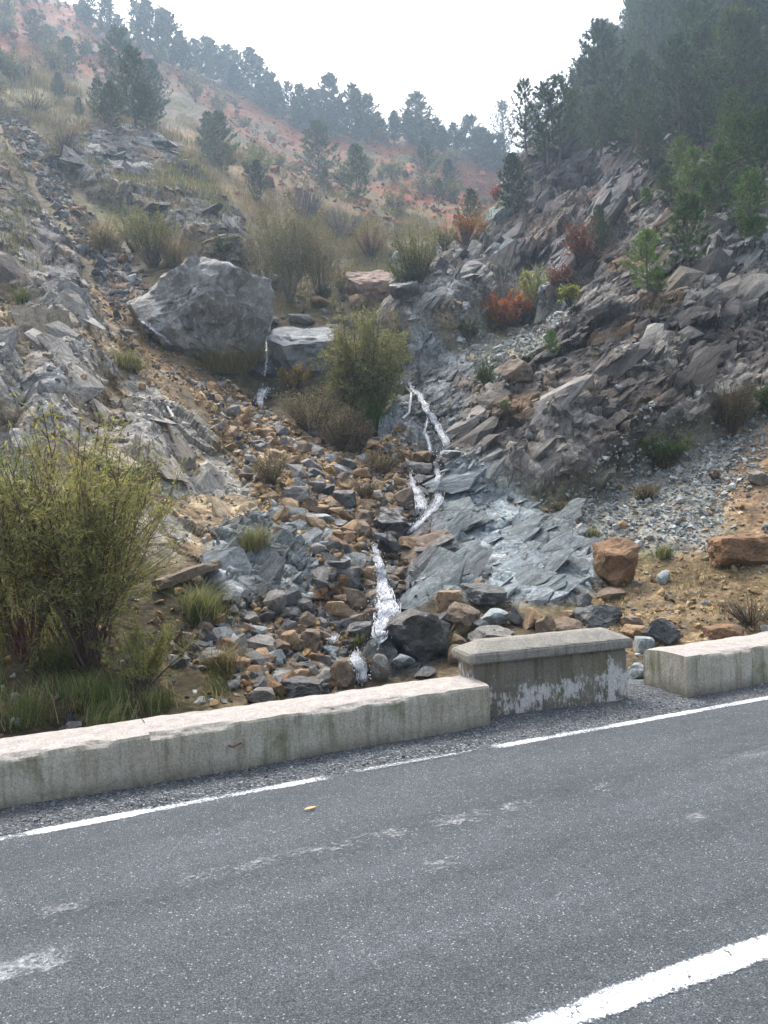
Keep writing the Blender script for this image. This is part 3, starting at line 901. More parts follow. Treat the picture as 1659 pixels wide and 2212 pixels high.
pb0, pb1 = road_pt(3.13, 5.56), road_pt(4.60, 5.42)
PROT = math.atan2(pb1.y - pb0.y, pb1.x - pb0.x)
PLEN = (pb1 - pb0).length
par = empty('parapet', pb0, 'short taller parapet block with hipped coping and peeling white paint', 'parapet', rotz=PROT)
add('parapet_body', wall_mesh('parapet_body', PLEN, [(0, -0.15), (0.0, 0.47), (0.30, 0.47), (0.31, -0.4)], M_PAR, 0.007, 2.0), par)
def hip_cap(L, D0, z0, band, rise, over, inset_p, inset_t):
    bm = bmesh.new()
    x0, x1, y0, y1 = -over, L + over, -over, D0 + over
    lo = [bm.verts.new(q) for q in ((x0, y0, z0), (x1, y0, z0), (x1, y1, z0), (x0, y1, z0))]
    md = [bm.verts.new((a.co.x, a.co.y, z0 + band)) for a in lo]
    tp = [bm.verts.new(q) for q in ((x0 + inset_t, y0 + inset_p, z0 + band + rise), (x1 - inset_t, y0 + inset_p, z0 + band + rise),
                                    (x1 - inset_t, y1 - inset_p, z0 + band + rise), (x0 + inset_t, y1 - inset_p, z0 + band + rise))]
    bm.faces.new(lo[::-1])
    bm.faces.new(tp)
    for r, s in ((lo, md), (md, tp)):
        for i in range(4):
            bm.faces.new((r[i], r[(i + 1) % 4], s[(i + 1) % 4], s[i]))
    bmesh.ops.bevel(bm, geom=bm.edges[:], offset=0.008, segments=2, affect='EDGES')
    bmesh.ops.triangulate(bm, faces=bm.faces[:])
    for _ in range(4):
        long_ = [e for e in bm.edges if e.calc_length() > 0.05]
        if not long_:
            break
        bmesh.ops.subdivide_edges(bm, edges=long_, cuts=1, use_grid_fill=False)
        bmesh.ops.triangulate(bm, faces=[f for f in bm.faces if len(f.verts) > 3])
    me = bpy.data.meshes.new('coping')
    bm.to_mesh(me)
    bm.free()
    co = np.empty(len(me.vertices) * 3, np.float32)
    me.vertices.foreach_get('co', co)
    co = co.reshape(-1, 3)
    co += np.c_[fbm(co / 0.13, 4, 1), fbm(co / 0.13, 4, 2), fbm(co / 0.13, 4, 3)] * 0.007
    me.vertices.foreach_set('co', co.ravel())
    me.polygons.foreach_set('use_smooth', np.ones(len(me.polygons), bool))
    me.materials.append(M_CAP)
    return me
add('coping', hip_cap(PLEN, 0.30, 0.473, 0.08, 0.085, 0.045, 0.15, 0.17), par)

wr = empty('roadside_wall', road_pt(5.09, 5.21), 'low concrete wall at the right with chipped pale top corner', 'wall', rotz=ROADROT)
WR = 0.365
PROFR = [(0.01, -0.15), (0.0, 0.1), (0.0, WR - 0.02), (0.006, WR), (0.27, WR + 0.01), (0.52, WR - 0.005), (0.54, WR - 0.03), (0.55, -0.3)]
add('wall_segment', wall_mesh('wall_segment', 4.0, PROFR, M_WALL, 0.010, 11.0), wr)

# ================================================================== rocks
_ico = {}
def ico(sub):
    if sub not in _ico:
        bm = bmesh.new()
        bmesh.ops.create_icosphere(bm, subdivisions=sub, radius=1.0)
        bm.verts.ensure_lookup_table()
        _ico[sub] = (np.array([v.co[:] for v in bm.verts]), np.array([[v.index for v in f.verts] for f in bm.faces]))
        bm.free()
    return _ico[sub]

def rock_shape(seed, sub=2, planes=11, cut=(0.5, 0.82), fixed=(), boxy=0.5, noise=0.03):
    r = np.random.default_rng(seed)
    v, f = ico(sub)
    v = v.copy()
    # pull towards a block, then knock flat faces off it
    m = np.abs(v).max(1, keepdims=True)
    v = v * (1 - boxy) + (v / m) * boxy * 0.85
    nn = r.normal(size=(planes, 3))
    nn /= np.linalg.norm(nn, axis=1, keepdims=True)
    cuts = [(n, r.uniform(*cut)) for n in nn] + [(np.array(n, float) / np.linalg.norm(n), d) for n, d in fixed]
    for n, d in cuts:
        h = v @ n - d
        v = v - np.where(h > 0, h, 0)[:, None] * n * 0.96
    if noise:
        nv = v / (np.linalg.norm(v, axis=1, keepdims=True) + 1e-6)
        v = v + nv * (fbm(v * 2.2 + seed, 4, seed % 97) * noise * 2)[:, None]
    lo, hi = v.min(0), v.max(0)
    return (v - (lo + hi) / 2) / (hi - lo), f          # unit box

def hull_shape(seed, n=13, flat=1.0):
    """angular broken stone: hull of a few points"""
    r = np.random.default_rng(seed)
    q = r.normal(size=(n, 3))
    q /= np.abs(q).max(1, keepdims=True) ** 0.6 * np.linalg.norm(q, axis=1, keepdims=True) ** 0.4
    q *= r.uniform(0.75, 1.0, (n, 1))
    bm = bmesh.new()
    vs = [bm.verts.new(c) for c in q]
    res = bmesh.ops.convex_hull(bm, input=vs)
    bmesh.ops.delete(bm, geom=[g for g in res['geom_interior'] if isinstance(g, bmesh.types.BMVert)], context='VERTS')
    bmesh.ops.triangulate(bm, faces=bm.faces[:])
    bm.verts.index_update()
    v = np.array([x.co[:] for x in bm.verts])
    f = np.array([[x.index for x in fc.verts] for fc in bm.faces])
    bm.free()
    lo, hi = v.min(0), v.max(0)
    return (v - (lo + hi) / 2) / (hi - lo), f

# big and middling boulders, each where it lies: u, v of its middle, width, height, kind, depth ratio, label
BOULDERS = [
 (428,668,298,232,'lichen',0.85,'giant grey lichen-streaked boulder in the middle of the slope','G'),
 (560,650,62,110,'dark',0.9,'dark rounded lobe of rock leaning on the giant grey boulder',''),
 (655,755,146,108,'blue',0.9,'flat-topped blue-grey boulder beside the small waterfall','F'),
 (800,622,100,86,'pink',0.9,'flat-topped pinkish brown boulder in the upper gully','F'),
 (772,652,36,32,'tan',1,'rounded tan stone at the foot of the pinkish boulder',''),
 (874,633,62,44,'dark',1,'blue-dark stone right of the pinkish boulder',''),
 (1330,1220,94,108,'orange',0.9,'upright rust-brown boulder at the edge of the pale slab',''),
 (1605,1190,135,62,'orange',0.7,'long orange block with a dark crack in the right scree','B'),
 (1430,1367,72,64,'dark',0.9,'dark angular boulder behind the gap in the wall',''),
 (1373,1364,46,26,'tan',1,'flat tan stone left of the dark boulder by the gap',''),
 (1367,1342,46,22,'brown',1,'brown slab stone above the flat tan stone by the gap',''),
 (1563,1366,70,30,'orange',0.8,'orange slab just behind the right wall','B'),
 (1000,1338,74,70,'brown',0.9,'large brown boulder behind the parapet',''),
 (970,1300,56,46,'tan',0.9,'ochre block above the large brown boulder','B'),
 (1044,1284,88,42,'dark',0.8,'dark slab tipped against the pale rock','S'),
 (1034,1262,28,20,'orange',1,'small orange stone perched on the dark slab',''),
 (1066,1336,60,40,'pale',0.9,'pale blue stone behind the parapet',''),
 (1150,1336,47,46,'tan',1,'yellowish tan stone among the rocks behind the parapet',''),
 (1178,1352,44,42,'brown',1,'brown stone touching the yellowish tan one','') ,
 (1116,1331,34,44,'dark',1,'narrow dark stone between the pale blue and the yellowish one',''),
 (1038,1354,40,32,'dark',1,'bluish black stone under the pale blue one',''),
 (1061,1374,90,34,'grey',0.8,'flat grey slab just above the coping','S'),
 (1289,1331,80,50,'dark',0.8,'dark rock hump at the foot of the rust-brown boulder','H'),
 (1228,1352,58,38,'brown',1,'brown stone pile block near the coping end',''),
 (987,1385,40,30,'brown',1,'small brown stone left of the coping',''),
 (985,1415,36,42,'brown',1,'brown stone beside the coping corner',''),
 (1226,1329,31,19,'tan',1,'small tan stone above the brown block',''),
 (1376,1451,46,36,'pale',1,'pale stone in the gap between parapet and right wall, upper one',''),
 (1379,1494,42,54,'pale',1,'pale stone in the gap between parapet and right wall, lower one',''),
 (1392,1396,36,40,'pale',1,'whitish block at the back of the gap in the wall','B'),
 (1209,1206,17,15,'orange',1,'tiny orange stone lying on the pale slab',''),
 (1434,1247,27,31,'pale',1,'pale grey stone in the brown dirt right of the rust-brown boulder',''),
 (1322,1284,54,24,'brown',1,'flat brown stone under the rust-brown boulder','S'),
 (1261,1295,34,28,'dark',1,'dark stone at the lower end of the pale slab',''),
 (847,1128,78,64,'wet',0.9,'shiny black boulder beside the cascade',''),
 (872,1080,44,58,'brown',0.9,'two-toned brown boulder left of the upper cascade',''),
 (906,1010,50,28,'grey',1,'flat grey stone on top of the upper cascade','S'),
 (911,989,44,30,'tan',1,'ochre stone above the flat grey one by the cascade',''),
 (975,981,42,20,'pale',1,'flat pale stone right of the cascade','S'),
 (911,1046,42,44,'wet',0.9,'wet brown-black rock splitting the upper cascade',''),
 (931,1038,28,22,'wet',1,'small wet rock between the cascade strands',''),
 (886,1175,46,32,'tan',1,'light brown rock at the bend of the cascade',''),
 (747,1005,46,29,'dark',1,'blue-black angular stone on the scree crest',''),
 (782,1025,38,25,'tan',1,'tan stone next to the blue-black angular one',''),
 (739,1037,33,35,'brown',1,'upright brown stone below the blue-black angular one',''),
 (640,1068,56,32,'grey',1,'long grey stone in the middle of the scree','B'),
 (658,1074,22,24,'dark',1,'small black stone stuck to the long grey one',''),
 (701,1059,44,26,'dark',1,'dark wedge stone in the scree right of the long grey one',''),
 (744,1080,48,40,'dark',1,'dark grey block in the scree by the dry tuft','B'),
 (669,1089,35,29,'brown',1,'brown-grey stone under the small black one',''),
 (691,1100,39,24,'tan',1,'light tan flat stone mid scree','S'),
 (634,1107,25,20,'orange',1,'bright orange stone at the left margin of the scree',''),
 (682,1131,46,29,'tan',1,'tan slab stone at the scree foot',''),
 (696,1119,40,18,'pale',1,'pale greenish flat stone above the tan slab stone','S'),
 (786,1117,42,36,'brown',1,'dark brown stone left of the shiny black boulder',''),
 (626,1142,31,26,'pale',1,'pale blue stone on the lower left scree margin',''),
 (602,1149,25,25,'brown',1,'brown stone beside the pale blue one at the margin',''),
 (725,1219,58,27,'dark',1,'blue-black slab on top of the big two-tone block','S'),
 (742,1248,70,43,'dark',0.9,'big dark block with tan edges left of the cascade','B'),
 (797,1243,48,41,'tan',0.9,'tan block touching the cascade','B'),
 (761,1291,59,48,'brown',0.9,'round brown-grey rock under the tan block',''),
 (729,1323,53,49,'tan',0.9,'tan boulder left of the lower cascade',''),
 (664,1340,37,37,'brown',1,'brown stone left of the tan boulder',''),
 (694,1345,26,24,'grey',1,'small grey stone between tan and brown boulders',''),
 (628,1383,39,41,'tan',1,'tan upright stone near the grassy bank',''),
 (671,1384,41,46,'brown',1,'brown squarish stone right of the tan upright one','B'),
 (657,1300,34,27,'dark',1,'black stone at the foot of the pale left slab',''),
 (618,1318,50,21,'grey',1,'flat grey stone left of the black one','S'),
 (427,1398,41,29,'dark',1,'bluish black stone beside the willow grass',''),
 (483,1391,56,35,'dark',1,'dark slanted rock above the dry grass tuft',''),
 (566,1392,62,42,'grey',0.9,'wide dark grey rock in the lower scree',''),
 (458,1424,62,34,'grey',0.8,'tilted grey slab over the dry grass tuft','S'),
 (520,1431,42,28,'tan',0.8,'yellow-brown slab leaning below the dark rock','S'),
 (737,1455,49,58,'brown',0.9,'brown boulder at the cascade foot by the wall',''),
 (820,1442,40,57,'grey',0.9,'pale grey upright boulder right of the cascade foot',''),
 (654,1487,82,42,'dark',0.8,'dark flat-faced rock just behind the left wall','B'),
 (566,1504,62,42,'grey',0.8,'grey wedge with an orange face behind the left wall',''),
 (787,1401,20,24,'wet',1,'small wet brown stone in the cascade foot',''),
 (898,1372,130,118,'wet',0.7,'large wet black rock face right of the lower cascade','H'),
 (782,1369,60,58,'wet',0.8,'wet black rock left of the lower cascade',''),
 (872,1428,49,32,'pale',0.9,'pale grey rock under the wet black face',''),
 (918,1454,45,23,'dark',1,'blue-dark rock low behind the wall end',''),
 (789,1213,41,23,'wet',1,'wet dark stone above the tan block',''),
 (841,1178,45,58,'wet',0.8,'dark wet rock below the shiny black boulder',''),
 (1110,805,75,55,'brown',0.9,'purple-brown boulder under the small pine',''),
 (650,690,50,22,'grey',1,'flat grey stone above the split boulder','S'),
 (735,700,52,26,'grey',1,'slanting grey stone behind the centre bush','S'),
 (580,690,42,30,'dark',1,'dark wet stone at the lip of the small waterfall',''),
 (575,795,60,40,'wet',0.9,'dark wet ledge under the small waterfall','H'),
 (860,560,26,30,'pale',1,'pale upright stone above the pinkish boulder',''),
 (665,575,22,14,'pale',1,'small pale stone in the upper twig bushes',''),
 (690,655,40,26,'tan',1,'tan-grey rubble stone left of the pinkish boulder',''),
 (1640,1035,42,36,'grey',1,'grey stone in the orange clay at the right',''),
 (470,620,1,1,'grey',1,'',''),
]
BOULDERS = [b for b in BOULDERS if b[6]]
boulder_objs = []
for i, (u, v, wpx, hpx, kind, dr, label, shp) in enumerate(BOULDERS):
    p, n, Y = hit(u, v + 0.42 * hpx)
    W, Hh = wpx * Y / FPX, hpx * Y / FPX
    fixed, boxy, planes, cut = (), 0.35, 15, (0.46, 0.82)
    if shp == 'F':
        fixed, boxy, planes = (((0.05, -0.75, 1), 0.34), ((0.25, -1, -0.35), 0.62), ((-1, -0.6, -0.5), 0.72), ((1, -0.4, -0.5), 0.75)), 0.8, 4
        cut = (0.75, 0.95)
    elif shp == 'G':
        fixed = (((-0.55, -0.45, 0.75), 0.50), ((0.75, -0.7, -0.25), 0.55), ((-0.1, -0.9, 0.45), 0.5), ((0.5, -0.2, 0.9), 0.72))
        boxy, planes, cut = 0.6, 9, (0.7, 0.95)
    elif shp == 'H':
        boxy, planes, cut = 0.3, 14, (0.62, 0.9)
    elif shp == 'B':
        boxy, planes, cut = 0.9, 6, (0.75, 1.0)
    elif shp == 'S':
        boxy, planes, cut = 0.7, 8, (0.55, 0.9)
        fixed = (((0.15, -0.3, 1), 0.5),)
    big = wpx > 70
    rv_, rf_ = rock_shape(100 + i, 5 if wpx > 180 else (4 if big else 3), planes, cut, fixed, boxy, 0.05 if big else 0.03)
    D_ = W * dr
    # lean with the slope
    vv = rv_ * np.array([W, D_, Hh]) * 1.06
    if wpx > 40:
        nv = vv / (np.linalg.norm(vv, axis=1, keepdims=True) + 1e-6)
        hh, _, ee = facets(vv / (0.22 * W) + i * 3.7, i)
        h2_ = facets(vv / (0.085 * W) + i * 1.3, i + 5)[0] if wpx > 70 else 0
        vv = vv + nv * (hh * 0.055 * W + h2_ * 0.018 * W + fbm(vv / (0.3 * W) + i, 5, i) * 0.035 * W)[:, None]
    if shp == 'H':
        vv *= np.array([1.25, 1.3, 1.15])
    ctr = at(u, v + (0.12 * hpx if shp == 'H' else 0), Y + (0.42 if shp == 'H' else 0.12) * D_)
    me = mesh_np('boulder', vv, rf_, ROCK[kind], smooth_shade=False)
    o = add('boulder' if wpx > 45 else 'stone', me, label=label, cat='boulder' if wpx > 45 else 'stone', loc=ctr, rot=(0, 0, 0))
    boulder_objs.append(o)
bpy.context.view_layer.update()

# ------------------------------------------------------------------ loose stones of the scree
_g = P.reshape(NL, NA, 3)
area = np.linalg.norm(np.cross(np.gradient(_g, axis=1), np.gradient(_g, axis=0)), axis=2).ravel()
infr = (np.abs(aa) < 0.62)
def pick(zw, n, seed, jitter=True):
    r = np.random.default_rng(seed)
    wgt = zw * area * infr * (perp > 5.95)
    ids = r.choice(len(wgt), n, p=wgt / wgt.sum())
    return ids
def size_law(r, n, lo, hi, k):
    x = r.random(n)
    return lo * (1 - x * (1 - (lo / hi) ** k)) ** (-1 / k)
PAL = {
    'ochre': [((0.37, 0.26, 0.15), .32), ((0.28, 0.20, 0.12), .22), ((0.42, 0.34, 0.24), .18), ((0.23, 0.215, 0.195), .17), ((0.085, 0.085, 0.085), .1), ((0.31, 0.32, 0.31), .07)],
    'low': [((0.26, 0.18, 0.10), .26), ((0.16, 0.125, 0.09), .22), ((0.10, 0.10, 0.10), .25), ((0.22, 0.21, 0.19), .17), ((0.32, 0.34, 0.33), .1)],
    'grey': [((0.32, 0.34, 0.33), .4), ((0.24, 0.25, 0.24), .3), ((0.40, 0.41, 0.39), .15), ((0.30, 0.22, 0.14), .15)],
    'dirt': [((0.30, 0.22, 0.13), .5), ((0.38, 0.31, 0.21), .2), ((0.31, 0.32, 0.31), .2), ((0.20, 0.15, 0.10), .1)],
    'dark': [((0.19, 0.185, 0.18), .4), ((0.28, 0.20, 0.13), .25), ((0.10, 0.10, 0.105), .2), ((0.33, 0.32, 0.30), .15)],
    'red': [((0.27, 0.14, 0.09), .5), ((0.22, 0.17, 0.14), .3), ((0.32, 0.13, 0.07), .2)],
    'pale': [((0.36, 0.34, 0.31), .5), ((0.26, 0.24, 0.21), .3), ((0.32, 0.22, 0.14), .2)],
}
SC = [  # zone weight, count, min, max size, power, palette, seed
 (Z['scree'], 4400, 0.06, 0.34, 2.1, 'ochre'), (Z['screelow'], 3400, 0.045, 0.26, 1.8, 'low'), (Z['gravel'], 3000, 0.03, 0.15, 2.2, 'grey'),
 (Z['dirt'], 1500, 0.02, 0.13, 2.0, 'dirt'), (Z['clay'], 400, 0.03, 0.14, 2.0, 'dirt'), (Z['screetop'], 2000, 0.12, 0.5, 2.2, 'dark'),
 (np.maximum(Z['red'], Z['rubble']), 1500, 0.25, 1.1, 2.4, 'red'), (Z['rust'], 600, 0.05, 0.2, 2.2, 'dark'), (Z['leftpale'], 900, 0.04, 0.2, 2.2, 'pale'),
 (Z['midrubble'], 900, 0.07, 0.3, 2.2, 'grey'), (Z['gully'], 350, 0.15, 0.6, 2.2, 'dark'), (Z['slab'] * (1 - smooth(0.3, 0.9, Z['slab'])) + 0.03 * Z['slab'], 350, 0.03, 0.14, 2, 'low'),
 (np.clip(1 - rockiness - Z['forest'], 0, 1) * smooth(60, 30, dist), 2400, 0.04, 0.28, 2.2, 'dark'), (Z['cliff'] * 0.2, 300, 0.06, 0.25, 2, 'dark'),
 (Z['bank'], 250, 0.04, 0.16, 2, 'low'), (Z['scree'], 2600, 0.02, 0.06, 2, 'ochre'), (Z['screelow'], 2500, 0.015, 0.05, 2, 'low'), (Z['leftpale'], 1400, 0.02, 0.07, 2, 'pale'),
]
allp, alls, allc, alln, allz = [], [], [], [], []
for k, (zw, n, lo, hi, pw, pal) in enumerate(SC):
    r = np.random.default_rng(500 + k)
    ids = pick(zw, n, 600 + k)
    sz = size_law(r, n, lo, hi, pw)
    cs = np.array([c for c, _ in PAL[pal]])
    pr = np.array([q for _, q in PAL[pal]])
    c = cs[r.choice(len(cs), n, p=pr / pr.sum())] * r.uniform(0.75, 1.25, (n, 1))
    c = np.clip(c.mean(1, keepdims=True) + (c - c.mean(1, keepdims=True)) * 1.2, 0.02, 0.6)
    c = c * (1 - 0.6 * wet[ids])[:, None]
    jit = r.normal(size=(n, 3)) * sz[:, None] * 0.25
    allp.append(P[ids] + NRM2[ids] * (sz * 0.12)[:, None] + jit * 0.5)
    alls.append(sz); allc.append(c); alln.append(NRM2[ids]); allz += [k] * n
allp, alls, allc, alln, allz = np.concatenate(allp), np.concatenate(alls), np.concatenate(allc), np.concatenate(alln), np.array(allz)
app = alls / np.linalg.norm(allp, axis=1)
order = np.argsort(-app)
LABZ = {0: 'loose ochre and grey stone lying in the scree left of the cascade', 1: 'loose stone in the lower rubble left of the cascade foot', 2: 'loose grey stone on the gravel slope at the right',
        3: 'loose stone in the brown dirt behind the right wall', 4: 'loose stone in the orange clay at the right edge', 5: 'loose stone of the upper left debris chute', 6: 'loose block on the red eroded slope under the ridge',
        7: 'loose stone on the rusty trickle bed', 8: 'loose stone on the pale left slope', 9: 'loose stone of the grey rubble under the autumn shrubs', 10: 'loose stone in the brushy upper gully', 11: 'loose stone along the pale slab',
        12: 'loose stone scattered on bare soil', 13: 'loose stone lodged on the dark cliff', 14: 'loose stone in the grassy bank', 15: 'small stone', 16: 'small stone', 17: 'small stone'}
top = order[:300]
STM = [mesh_np('stone', *hull_shape(900 + k, 20 + k % 6), None) for k in range(12)]
for me in STM:
    me.materials.append(None)
quant = {}
def stone_mat(c):
    key = min(ROCK, key=lambda k: sum((a - b) ** 2 for a, b in zip(AVG[k], c)))
    return ROCK[key]
AVG = {'tan': (0.33, 0.23, 0.13), 'brown': (0.19, 0.14, 0.095), 'dark': (0.08, 0.083, 0.085), 'grey': (0.22, 0.21, 0.19), 'pale': (0.31, 0.34, 0.34), 'orange': (0.31, 0.17, 0.09), 'weather': (0.36, 0.345, 0.32), 'pink': (0.30, 0.20, 0.15),
       'wet': (0, 0, 0), 'lichen': (9, 9, 9), 'blue': (9, 9, 9)}
LOOK = {'tan': 'tan', 'brown': 'brown', 'dark': 'slate-dark', 'grey': 'grey', 'pale': 'pale blue-grey', 'orange': 'orange', 'weather': 'whitish', 'pink': 'pinkish', 'wet': 'black', 'lichen': 'grey', 'blue': 'grey'}
for q in top:
    me = STM[q % 12]
    key = min(ROCK, key=lambda k: sum((a - b) ** 2 for a, b in zip(AVG[k], allc[q])))
    where = LABZ[allz[q]].replace('loose ochre and grey stone', 'loose stone').replace('loose grey stone', 'loose stone')
    lab = ('larger ' if app[q] > app[top[90]] else 'smaller ') + LOOK[key] + ' ' + where
    o = add('stone', me, label=lab, cat='stone', group=lab + 's', loc=allp[q])
    o.rotation_euler = tuple(np.random.default_rng(q).uniform(0, 6.28, 3) * (0.08, 0.08, 1))
    s = alls[q] * 1.15
    rr = np.random.default_rng(q + 5)
    o.scale = (s * rr.uniform(0.9, 1.3), s * rr.uniform(0.8, 1.1), s * rr.uniform(0.5, 0.85))
    o.material_slots[0].link = 'OBJECT'
    o.material_slots[0].material = stone_mat(allc[q])
# the rest of the rubble: too many to count, one mass per kind of slope
rest = order[300:]
small = [hull_shape(700 + k, 10) for k in range(14)]
mid_ = [hull_shape(740 + k, 17) for k in range(14)]
def rotmats(r, n):
    q = r.normal(size=(n, 4)) * np.array([1.6, 0.5, 0.5, 1.2])
    q /= np.linalg.norm(q, axis=1, keepdims=True)
    a, b, c, d = q.T
    return np.stack([np.stack([1 - 2 * (c * c + d * d), 2 * (b * c - a * d), 2 * (b * d + a * c)], 1), np.stack([2 * (b * c + a * d), 1 - 2 * (b * b + d * d), 2 * (c * d - a * b)], 1),
                     np.stack([2 * (b * d - a * c), 2 * (c * d + a * b), 1 - 2 * (b * b + c * c)], 1)], 1)
def rubble_mass(ids, shapes, seed):
    r = np.random.default_rng(seed)
    ac = Acc()
    pickk = r.integers(0, len(shapes), len(ids))
    for k, (sv, sf) in enumerate(shapes):
        m = ids[pickk == k]
        if not len(m):
            continue
        R = rotmats(r, len(m))
        sc = alls[m][:, None] * np.c_[r.uniform(0.9, 1.35, len(m)), r.uniform(0.75, 1.1, len(m)), r.uniform(0.45, 0.85, len(m))]
        vv = np.einsum('nij,nvj->nvi', R, sv[None] * sc[:, None]) + allp[m][:, None]
        nv = len(sv)
        ff = (sf[None] + (np.arange(len(m)) * nv)[:, None, None]).reshape(-1, 3)
        ac.put(vv.reshape(-1, 3), ff, np.repeat(allc[m], nv, 0))
    return ac
add('rubble', rubble_mass(rest[:1600], mid_, 1).mesh('rubble', M_STONE), kind='stuff')['label'] = 'loose stones covering the scree slopes'
add('rubble', rubble_mass(rest[1600:], small, 2).mesh('rubble', M_STONE), kind='stuff')['label'] = 'small stones covering the scree slopes'
# gravel crumbs on the verge
r = np.random.default_rng(77)
ac = Acc()
sv, sf = rock_shape(3, 1, 5, (0.5, 0.85), (), 0.5, 0)
nG = 4200
t_ = r.uniform(-2.5, 9, nG)
p_ = 4.95 + np.abs(r.normal(0.22, 0.14, nG))
okp = (p_ < np.where(t_ < 3.14, 5.33, np.where(t_ < 4.65, 5.5, np.where(t_ < 5.08, 5.9, 5.2)))) & (p_ > 4.93)
t_, p_ = t_[okp], p_[okp]
sz = size_law(r, len(t_), 0.005, 0.028, 2.2)
vv = np.einsum('nij,nvj->nvi', rotmats(r, len(t_)), sv[None] * sz[:, None, None]) + np.stack([RD.x * t_ + RN.x * p_, RD.y * t_ + RN.y * p_, 0.012 + 0.008 * r.random(len(t_)) + 0.01 * np.sin(t_ * 2.1) * np.sin(p_ * 9 + t_)], 1)[:, None]
gc = np.array([(0.12, 0.13, 0.14), (0.2, 0.21, 0.22), (0.06, 0.066, 0.072), (0.36, 0.37, 0.38), (0.24, 0.2, 0.16)])[r.choice(5, len(t_), p=[.35, .3, .15, .13, .07])]
ac.put(vv.reshape(-1, 3), (sf[None] + (np.arange(len(t_)) * len(sv))[:, None, None]).reshape(-1, 3), np.repeat(gc, len(sv), 0))
add('gravel', ac.mesh('gravel', M_STONE), kind='stuff')['label'] = 'loose road gravel along the foot of the walls'

# ------------------------------------------------------------------ blocks and slabs breaking out of the bedrock (pieces of the hillside)
M_BLOCK = mat_attr('bedrock_blocks', 0.82, 6.0, 0.5, 0.9, 0.04, 0.3)
g_ = N('bedrock_slab')
_oi = g_.n('ObjectInfo')
_co = g_.coord('Object')
_n1, _n2 = g_.noise(g_.coord('Object', (0.6, 1.4, 1.4)), 4.5, 8, 0.75, 0.5), g_.noise(_co, 24.0, 4, 0.7)
_vc, _vh = g_.chips(_co, 5.5)
_s = g_.math('MULTIPLY', g_.math('MULTIPLY', g_.ramp(_n1, [(0.3, 0.5), (0.7, 1.5)]), g_.ramp(_n2, [(0.25, 0.62), (0.75, 1.38)])), g_.ramp(_vc, [(0.0, 0.76), (1.0, 1.24)]))
M_SLAB = g_.finish(g_.mix(1.0, _oi.outputs['Color'], _s, 'MULTIPLY'), 0.82, g_.math('ADD', g_.math('ADD', _n1, g_.math('MULTIPLY', _n2, 0.3)), g_.math('MULTIPLY', _vh, 0.6)), 1.0, 0.05, 0.3)
shards = []      # position, axes, size, colour
r = np.random.default_rng(42)
def add_shards(zw, n, lo, hi, axis, jit, thin=0.4, wide=(0.35, 0.75), sink=0.1, k=1.6, tilt=0.15):
    for i in pick(zw, n, int(r.integers(1e6))):
        L = float(size_law(r, 1, lo, hi, k)[0])
        ax = Vector(axis) + Vector(r.normal(size=3) * jit)
        ax.normalize()
        nn = Vector(NRM[i]) + Vector(r.normal(size=3) * tilt)
        y = nn.cross(ax)
        y.normalize()
        zz = ax.cross(y)
        th = L * r.uniform(0.6, 1.25) * thin
        c = np.clip(col[i] * r.uniform(0.86, 1.16) * (1 + r.normal(size=3) * 0.012), 0.03, 0.6)
        shards.append((Vector(P[i]) - nn.normalized() * (sink * th), (ax, y, zz), (L, L * r.uniform(*wide), th), c))
def core(z, e=0.4):
    return np.clip(Z[z] - e, 0, 1)
DIAG, DIAGB = (0.74, 0.1, 0.62), (0.6, 0.1, 0.78)
add_shards(core('cliff'), 90, 0.8, 2.2, DIAG, 0.10, 0.22, (0.3, 0.6), 0.36, tilt=0.12)
add_shards(core('cliff', 0.3), 900, 0.28, 0.95, DIAG, 0.14, 0.26, (0.35, 0.7), 0.30, tilt=0.17)
add_shards(core('cliff', 0.2), 900, 0.10, 0.30, DIAG, 0.22, 0.34, (0.35, 0.7), 0.18, tilt=0.25)
add_shards(core('cliffback'), 80, 1.2, 3.2, DIAGB, 0.12, 0.22, (0.3, 0.6), 0.36, tilt=0.12)
add_shards(core('cliffback', 0.2), 520, 0.4, 1.4, DIAGB, 0.16, 0.26, (0.35, 0.7), 0.28, tilt=0.18)
add_shards(core('topcrag'), 80, 0.8, 2.2, (0.8, 0.1, -0.3), 0.25, 0.3, (0.45, 0.85), 0.34, tilt=0.18)
add_shards(core('topcrag', 0.2), 480, 0.25, 0.95, (0.8, 0.1, -0.3), 0.3, 0.36, (0.45, 0.85), 0.22, tilt=0.25)
add_shards(core('leftcrag'), 70, 0.6, 1.6, (0.7, -0.3, -0.6), 0.14, 0.24, (0.4, 0.75), 0.34, tilt=0.14)
add_shards(core('leftcrag', 0.2), 420, 0.18, 0.65, (0.7, -0.3, -0.6), 0.2, 0.3, (0.4, 0.75), 0.24, tilt=0.2)
add_shards(core('leftpale', 0.5), 70, 0.5, 1.5, (0.55, -0.2, -0.75), 0.2, 0.16, (0.5, 0.9), 0.42, tilt=0.12)
add_shards(core('leftpale', 0.2), 520, 0.10, 0.5, (0.55, -0.2, -0.75), 0.35, 0.26, (0.4, 0.8), 0.32, tilt=0.2)
add_shards(core('slableft', 0.5), 40, 0.35, 0.9, (0.45, 0.4, 0.75), 0.16, 0.22, (0.45, 0.85), 0.36, tilt=0.16)
add_shards(core('slableft', 0.2), 130, 0.12, 0.4, (0.45, 0.4, 0.75), 0.25, 0.28, (0.4, 0.8), 0.28, tilt=0.22)
add_shards(core('slab', 0.5), 70, 0.5, 1.3, (0.8, 0.25, 0.45), 0.12, 0.14, (0.45, 0.8), 0.38, tilt=0.10)
add_shards(core('slab', 0.3), 220, 0.15, 0.5, (0.8, 0.25, 0.45), 0.18, 0.18, (0.4, 0.8), 0.32, tilt=0.13)
